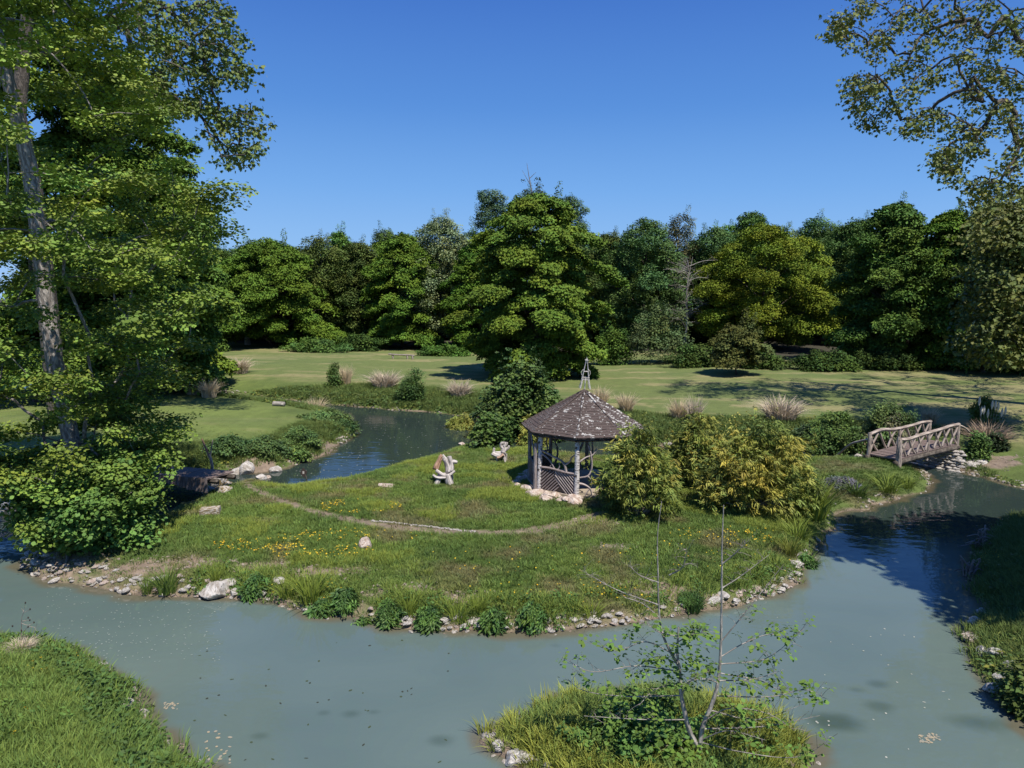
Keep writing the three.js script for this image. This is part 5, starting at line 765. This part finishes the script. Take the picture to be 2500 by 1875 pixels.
// sedges and herbs along the shores
const SG = [blades(221, 90, .16, .62, .024, .8), blades(222, 95, .2, .55, .022, 1.05)], gm = {}; const gmat = (c) => (gm[c] ??= leafMat({ color: C(...c), roughness: .6, transmission: .3 }));
R = mulberry(181); const GL = [.22, .285, .045], GM2 = [.15, .225, .045], GD = [.095, .165, .04];
[['sedge tuft on the stony shore under the alder, the larger', 362, 1280, 68, 60, GM2], ['thin sedge tuft leaning into the water beside the larger tuft', 318, 1282, 34, 46, GM2], ['small sedge tuft on bare soil left of the big boulder', 465, 1258, 32, 38, GL], ['sedge tuft above the small stones near the big boulder', 540, 1284, 46, 48, GL], ['wide sedge tuft with yellow flowers on the front shore', 672, 1302, 84, 74, GL], ['sedge tuft left of the wide flowering one', 622, 1290, 56, 50, GL], ['sedge tuft beside the roundest dark herb clump', 882, 1330, 56, 56, GL], ['bright sedge tuft left of the middle dark herbs', 990, 1342, 56, 64, GL], ['bright sedge tuft right behind the middle dark herbs', 1035, 1330, 48, 58, GL], ['pale sedge tuft on the front shore right of the herbs', 1280, 1332, 56, 42, GL], ['dark sedge tuft at the shore behind the bare sapling', 1498, 1322, 58, 52, GD], ['dark sedge tuft at the right bend of the island shore', 1752, 1222, 42, 36, GD], ['bright arching grass at the right shore under the bamboo, biggest', 1752, 1118, 112, 92, GL], ['arching grass below the biggest tuft on the right shore', 1722, 1168, 70, 56, GL], ['yellowish grass tuft low on the right shore', 1705, 1200, 54, 44, [.2, .22, .04]], ['tall grass tuft on the spit below the bridge', 1915, 1062, 66, 46, GL], ['grass tuft on the sunny spit left of the tall one', 1850, 1070, 70, 36, GM2], ['grass tuft by the spit corner stones', 1960, 1055, 40, 34, GL]].forEach(([l, px, py, w, h, c], i) => { const b = gp(px, py), d = -b.z, W = w * d / FPX, Hh = h * d / FPX, o = mesh('sedge_tuft', SG[i % 2], gmat(c)); o.position.copy(b); o.rotation.y = rr(0, 6); o.scale.set(W / .62, Hh / .46, W / .62); tag(o, l, 'sedge', 'sedge and grass tufts along the island shore'); });
[['round dark herb clump on the front shore, nearest the bright sedge', 843, 1340, 70, 66], ['dark herb clump hanging to the water left of the middle', 925, 1352, 66, 66], ['dark herb clump hanging over the white wall of stones', 1066, 1358, 50, 72], ['round dark herb clump with pale stones on both sides', 1146, 1346, 72, 54], ['dark herbs mixed with yellow flowers right of the boulder', 556, 1280, 66, 54], ['dark herb clump on the shore under the wide flowering sedge', 700, 1318, 52, 34], ['dark herbs on the shore left of the round clump', 745, 1308, 62, 54], ['small dark herbs at the waterline left of the round clump', 786, 1346, 38, 22], ['small dark herbs at the right end of the herb row', 1490, 1300, 46, 30], ['dark herbs at the right bend above the white stones', 1742, 1222, 30, 28]].forEach(([l, px, py, w, h]) => bush('herb_clump', l, 'herb', px, py, w * .9, h * .72, S_.herb, M.leafGloss, [[.075, .145, .036], [.11, .21, .045]], 70, { lobes: 12, stems: 0, s: .85, pitch: .3, lobeR: .42, deep: 1, rag: .6, group: 'dark herb clumps along the island front shore' }));
bush('lavender_patch', 'greyish blue flowering patch beside the yellow bamboo', 'flowers', 1815, 1052, 78, 26, [S_.ground[0]], M.fleck, [[.17, .17, .22], [.13, .15, .14]], 420, { lobes: 12, stems: 0, s: .6 });
// teasel
{
  R = mulberry(191); const b = gp(50, 1398), t = thing('teasel', 'dead teasel stalk with dark seed heads on the front left bank', 'plant', [b.x, b.y, b.z]), d = 1 / FPX * -b.z;
  const L = (x, y) => V((x - 370) / 7.373 * .8848 * d, (1180 - y) / 7.373 * .8848 * d, rr(-.04, .04));
  const paths = [[[370, 1220], [370, 1000], [375, 700], [400, 560], [430, 480], [385, 410]], [[430, 480], [445, 380], [460, 300]], [[430, 490], [490, 460], [530, 435]], [[375, 690], [440, 640], [500, 590]], [[385, 660], [480, 650], [548, 625]], [[390, 680], [520, 720], [600, 690]], [[375, 1000], [430, 850], [480, 780], [520, 750]], [[520, 760], [610, 790], [655, 840]], [[560, 1150], [600, 1000], [600, 880], [650, 720]], [[372, 860], [378, 835]]];
  mesh('stalk', merge(paths.map((p, i) => limb(p.map((q) => L(...q)), i ? .005 : .010, .003, 4))), M.bridgeWood, t);
  for (const [x, y] of [[460, 300], [530, 435], [500, 590], [548, 625], [600, 688], [520, 750], [378, 835], [212, 750]]) { const g = new THREE.SphereGeometry(.016, 7, 6); g.scale(1, 1.4, 1); mesh('seed_head', g, M.darkBark, t).position.copy(L(x, y)); }
}
// ---------------------------------------------------------------- bare sapling on the islet
{
  R = mulberry(301); const dz = -gp(1512, 1640).z, b = gp(1512, 1645), t = thing('alder_sapling', 'half-bare alder sapling with thin stems rising from the islet', 'tree', [b.x, b.y - .05, b.z]);
  const q = (u, v, o = 0) => at((1100 + u / 2.212) * .8848, (1350 + v / 2.212) * .8848, dz + o).sub(t.position);
  const stem = (pts, r0, r1, n = 'stem', m = M.paleBark) => { const c = curve(pts.map(([u, v, o]) => q(u, v, o || 0)), 22); mesh(n, tube(c, taper(r0, r1, 23), 7, { wob: .1 }), m, t); return c; };
  stem([[1390, 1190], [1340, 1060], [1290, 960], [1262, 850], [1245, 760], [1238, 640], [1225, 540], [1232, 400]], .052, .014); stem([[1345, 1050], [1365, 930], [1410, 820], [1440, 720], [1455, 600], [1462, 400], [1465, 150], [1467, -60], [1475, -260]], .040, .007); stem([[1238, 620], [1180, 520], [1140, 420], [1125, 300], [1120, 100], [1118, -100], [1140, -280]], .024, .005);
  const B = [[[1460, 600], [1700, 570], [1910, 410]], [[1450, 690], [1640, 680], [1800, 630]], [[1432, 772], [1740, 775], [1920, 740], [2035, 790]], [[1405, 850], [1650, 900], [1910, 815]], [[1372, 950], [1700, 935], [1995, 878]], [[1345, 1020], [1560, 1072], [1880, 1100], [2090, 975]], [[1245, 770], [900, 772], [700, 735], [632, 680]], [[1240, 640], [1000, 610], [760, 640], [600, 560]], [[1230, 560], [1050, 480], [900, 530], [760, 490]], [[1270, 900], [1060, 900], [720, 880]], [[1460, 480], [1560, 360], [1640, 260], [1800, 60]], [[1465, 190], [1560, 130], [1720, 10]], [[1465, 60], [1540, 0], [1600, -60]], [[1122, 280], [900, 200], [700, 90]], [[1125, 160], [1020, 120], [960, 60]], [[1130, 350], [1030, 270], [940, 240]], [[1460, 560], [1600, 480], [1740, 440], [1900, 510]], [[1240, 700], [1100, 740], [1020, 820]], [[1250, 760], [1300, 690], [1400, 640]], [[1440, 700], [1380, 680], [1280, 690]], [[1230, 480], [1300, 440], [1380, 430]], [[1228, 450], [1130, 430], [1060, 380]], [[1350, 1010], [1500, 960], [1700, 1010]], [[1300, 980], [1200, 1040], [1060, 1010]], [[1180, 120], [1250, 80], [1275, -30]], [[1380, 900], [1500, 840], [1720, 870], [1860, 960]], [[1460, 650], [1700, 700], [1830, 790]], [[1232, 600], [1120, 560], [960, 640]]];
  const list = [];
  for (const p of B) {
    const o = rr(-.9, .7), c = stem(p.map(([u, v], i) => [u, v, o * i / (p.length - 1)]), .011, .003, 'branch'), tw = [], bud = [];
    for (let k = 0; k < 17; k++) { const s = c[(rr(.25, 1) * 22) | 0], e = s.clone().add(V(rr(-.22, .22), rr(-.06, .2), rr(-.2, .2))); tw.push(tube([s, s.clone().lerp(e, .5).add(V(0, .015, 0)), e], [.0035, .003, .0015], 3)); for (let j = 0; j < 3; j++) bud.push(e.clone().add(V(rr(-.03, .03), rr(-.03, .03), rr(-.03, .03)))); if (p[1][1] > 300 && R() < .62) cluster(list, e, [.14, .24, .042], { s: .40, a: .25 }); }
    mesh('twigs', merge([...tw, ...bud.filter((_, i) => i % 2).map((v) => { const g = new THREE.IcosahedronGeometry(.007, 0); g.translate(v.x, v.y, v.z); return g; })]), M.greyWood, t);
  }
  for (let i = 0; i < 46; i++) cluster(list, q(rr(1050, 1420), rr(400, 640), rr(-.5, .5)), [.14, .24, .042], { s: .42 });
  foliage(t, list, [S_.alderFew], M.leaf, 'leaves');
  const w = gp(1380, 1610); R = mulberry(303);
  bush('alder_bush', 'low leafy alder shoots around the sapling foot on the islet', 'bush', 1390, 1600, 400, 84, [S_.alderFew, S_.alderBig[0]], M.leaf, [[.14, .245, .045], [.11, .2, .04]], 330, { lobes: 26, s: .6, deep: .7, lobeR: .24 });
}
// ---------------------------------------------------------------- dead root tangles on the right bank
R = mulberry(311);
[['tangled dead roots at the shaded right bank, upper one', 2118, 1186, .9, .75], ['round tangle of dead roots in the shaded right bank water edge', 2094, 1248, .62, .6]].forEach(([l, px, py, w, h]) => { const b = gp(px, py), t = thing('root_tangle', l, 'roots', [b.x, Math.max(0, b.y), b.z]), g = []; for (let i = 0; i < 22; i++) { const a = rr(0, 3.14), e = V(-Math.cos(a) * w * rr(.4, 1), Math.sin(a) * h * rr(.2, 1), rr(-.3, .3)), k = V(e.x * .4 + rr(-.15, .15), e.y * .9 + .1, e.z); g.push(limb([V(rr(-.1, .3), 0, rr(-.2, .2)), k, e], .03, .008, 5, { wob: .2 })); } mesh('roots', merge(g), M.greyWood, t); });
// ---------------------------------------------------------------- grass, flowers, undergrowth, floating bits
{
  R = mulberry(401);
  const T = { fine: blades(231, 24, .13, .085, .010, .7, { seg: 2 }), mid: blades(232, 22, .14, .16, .012, .7, { seg: 2 }), tall: blades(233, 20, .12, .40, .018, .8) };
  const L = { fine: [], mid: [], tall: [], herb: [] };
  const ca = [.098, .168, .030], cb = [.168, .245, .042], cd = [.22, .195, .085], cl = [.24, .30, .045];
  for (let i = 0; i < 345000; i++) {
    const far_ = i > 290000, x = far_ ? rr(-28, 26) : rr(-19, 21), z = far_ ? -36 - 16 * R() : -6.5 - 30 * R(), [d, k] = sdf(x, z); if (d < .04) continue;
    const id = LANDS[k].id, vis = Math.abs(x) < -z * .76 + 1; if (!vis) continue;
    const br_ = bare(x, z), pd = id === 'island' && z > -27 ? pathD(x, z) : 9, f = fbm(x * .8 + 30, z * .9, 4), f2 = fbm(x * .35 + 70, z * .5, 3), f1 = fbm(x * .55, z * .55, 3);
    if (R() < br_ * .82 || R() < smooth(.4, .15, pd) * .93 || (d < .35 && R() < .72)) continue;
    if (id === 'island' && z > -20.8 && d < 1.0 && x > -8) { const q = fbm(x * 1.5 + 3, z * 1.5, 3), y0 = H(x, z); if (q > .5) { if (R() < .5) L.mid.push({ p: V(x, y0, z), e: [rr(-.2, .2), rr(0, 6.28), rr(-.2, .2)], s: rr(.9, 1.9), c: vary([.19, .26, .045], .25) }); else if (R() < .5) L.herb.push({ p: V(x, y0 + rr(.02, .12), z), e: [rr(-.5, .6), rr(0, 6.28), rr(-.4, .4)], s: rr(.6, 1.2), c: vary([.10, .185, .042], .25) }); else if (R() < .3) L.tall.push({ p: V(x, y0, z), e: [rr(-.2, .2), rr(0, 6.28), rr(-.2, .2)], s: rr(.5, .85), c: vary([.19, .26, .045], .2) }); continue; } }
    const near = -z < 13, lawn = (id === 'peninsula' || id === 'mainland') && d > 2.6 && !far_;
    let c = [0, 1, 2].map((n) => lerp(lerp(ca[n], cb[n], clamp(f1 * 1.6 - .3)), cd[n], smooth(.5, .74, f + (x > 0 && x < 9 && z > -21 && !near ? .06 : 0)) * (near ? .3 : .8)));
    const li = smooth(.6, .72, f2), y = H(x, z) - .006, s = rr(.7, 1.3), e = [rr(-.15, .15), rr(0, 6.28), rr(-.15, .15)];
    if (lawn) { if (R() < .35 * smooth(-35, -25, z)) L.fine.push({ p: V(x, y, z), e, s: s * .7, c: vary(id === 'peninsula' ? [.16, .22, .05] : [.15, .175, .05], .2) }); continue; }
    if (id === 'islet') { if (R() < .75) { const yl = fbm(x * 1.6, z * 1.6, 2) > .48; L.tall.push({ p: V(x, y, z), e, s: s * rr(.5, 1.05), c: vary(yl ? [.25, .285, .042] : [.14, .21, .04], .22) }); } continue; }
    if (id === 'front bank') { const q = R(), cl_ = fbm(x * 2.2 + 9, z * 2.2, 3), edge = d < 1.0; if (cl_ > .6 || edge) { if (q < (edge ? .4 : .22)) L.herb.push({ p: V(x, y + rr(.02, .14), z), e: [rr(-.5, .7), rr(0, 6.28), rr(-.5, .5)], s: rr(.5, edge ? 1.3 : .9), c: vary(edge ? [.085, .155, .036] : [.12, .21, .04], .3) }); else if (q < .9) L.mid.push({ p: V(x, y, z), e, s: s * rr(.8, 1.6), c: vary([.14, .22, .04], .25) }); } else if (q < .75) L.mid.push({ p: V(x, y, z), e, s: s * rr(.8, 1.5), c: vary([.165, .245, .045], .25) }); else if (q < .79) L.tall.push({ p: V(x, y, z), e, s: s * .6, c: vary([.17, .24, .05], .2) }); continue; }
    if (far_ && d > (id === 'peninsula' ? 1.6 : 4.6)) continue;
    if (id !== 'island' && (d < 2.8 || far_)) { const q = R(); if (q < .45) L.mid.push({ p: V(x, y, z), e, s: s * (far_ ? 2.3 : 1.5), c: vary([.13, .185, .04], .25) }); else if (q < .7) L.herb.push({ p: V(x, y + .05, z), e: [rr(-.3, .5), rr(0, 6.28), 0], s: rr(.7, 1.5) * (far_ ? 2 : 1), c: vary(R() < .25 ? [.2, .22, .045] : [.09, .15, .034], .25) }); continue; }
    if (li > .25 && R() < li * .75) { L.mid.push({ p: V(x, y, z), e, s: s * rr(.7, 1.15), c: vary(cl, .16) }); continue; }
    if (z < -28 && R() < .5) continue;
    if (R() < .05) L.herb.push({ p: V(x, y + .02, z), e: [rr(-.2, .2), rr(0, 6.28), 0], s: rr(.4, .75), c: vary([.06, .105, .028], .2) }); else if (R() < .8) L.fine.push({ p: V(x, y, z), e, s: s * (d > .7 && R() < .12 ? 1.7 : 1), c: vary(c, .32) });
  }
  const nm = { fine: ['short_grass', T.fine, M.grass, 'short uneven grass covering the island and the banks'], mid: ['meadow_grass', T.mid, M.grass, 'longer bright grass in patches on the island and the banks'], tall: ['tall_grass', T.tall, M.grass, 'tall yellow green grass covering the islet'], herb: ['undergrowth', S_.ground[0], M.leaf, 'low leafy undergrowth on the banks and between the grass'] };
  for (const k in nm) { const o = inst(nm[k][0], nm[k][1], nm[k][2], L[k]); tag(o, nm[k][3], k === 'herb' ? 'undergrowth' : 'grass'); console.log(k, L[k].length); }
  // yellow flowers
  const fl = []; const fg = mergeGeometries([0, 1, 2, 3, 4].map((k) => { const a = k * 1.2566, g = new THREE.CircleGeometry(.5, 5); g.rotateX(-Math.PI / 2 + .3); g.translate(0, .1, .55); g.rotateY(a); return g; }));
  const FP = [[780, 1098, 1.35, .75, 430], [560, 1182, 1.3, .5, 170], [690, 1195, 1.5, .5, 190], [720, 1160, 1.1, .5, 90], [640, 1165, .9, .4, 60], [1560, 1160, 1.6, .6, 110], [1640, 1160, 1.4, .6, 90], [660, 1285, 1.0, .4, 80], [560, 1280, .5, .25, 30], [1200, 1290, 2.4, .5, 70], [1330, 1285, 1.4, .5, 50], [1500, 1200, 3, 1, 90], [120, 1450, .7, .5, 26], [60, 1440, .6, .3, 22], [180, 1430, .3, .2, 14], [30, 1560, .5, .5, 10], [1180, 1215, 3.5, 1, 60], [2170, 1200, .9, .6, 220], [850, 1160, 1.2, .4, 20]];
  for (const [px, py, rx, rz, n] of FP) { const b = gp(px, py); for (let i = 0; i < n; i++) { const a = rr(0, 6.28), r = Math.sqrt(R()), x = b.x + Math.cos(a) * r * rx, z = b.z + Math.sin(a) * r * rz; if (sdf(x, z)[0] < .15 || fbm(x * 2.4, z * 2.4, 2) < .42) continue; fl.push({ p: V(x, H(x, z) + rr(.06, .14), z), e: [rr(-.4, .7), rr(0, 6), rr(-.4, .4)], s: rr(.014, .025), c: R() < .8 ? C(1, 1, 1) : C(1, .8, .6) }); } }
  tag(inst('buttercups', fg, M.petal, fl), 'small yellow buttercups scattered in patches over the grass', 'flowers');
  // petals and leaves afloat
  const ft = []; const lf = new THREE.CircleGeometry(1, 6); lf.rotateX(-Math.PI / 2);
  const drop = (px0, px1, py0, py1, n, cols, s0, s1) => { for (let i = 0; i < n; i++) { const p = G(rr(px0, px1), rr(py0, py1)); if (sdf(p.x, p.z)[0] > -.15) continue; ft.push({ p: V(p.x, .004 + .004 * R(), p.z), e: [0, rr(0, 6), 0], s: [rr(s0, s1) * 1.5, 1, rr(s0, s1)], c: cols[(R() * cols.length) | 0] }); } };
  const pale = [C(.42, .42, .36), C(.34, .36, .30)], darkc = [C(.035, .04, .028), C(.05, .07, .03)], tan = [C(.38, .31, .20), C(.30, .27, .2)];
  drop(640, 1000, 900, 1035, 260, pale, .010, .03); drop(600, 760, 880, 1000, 60, pale, .012, .035); drop(100, 480, 1270, 1430, 300, [C(.24, .29, .26), C(.28, .32, .28)], .006, .018); drop(380, 1000, 1380, 1650, 40, darkc, .010, .028); drop(1650, 2080, 1330, 1640, 34, pale, .009, .022); drop(430, 500, 1580, 1650, 22, tan, .012, .03); drop(355, 385, 1518, 1532, 26, tan, .012, .022); drop(1985, 2030, 1585, 1605, 40, tan, .012, .03); drop(1900, 2150, 1060, 1220, 60, [C(.16, .17, .14)], .01, .025);
  tag(inst('floating_litter', lf, M.fleck, ft), 'petals and leaf scraps floating on the water', 'leaf litter');
}
renderer.render(scene, camera);
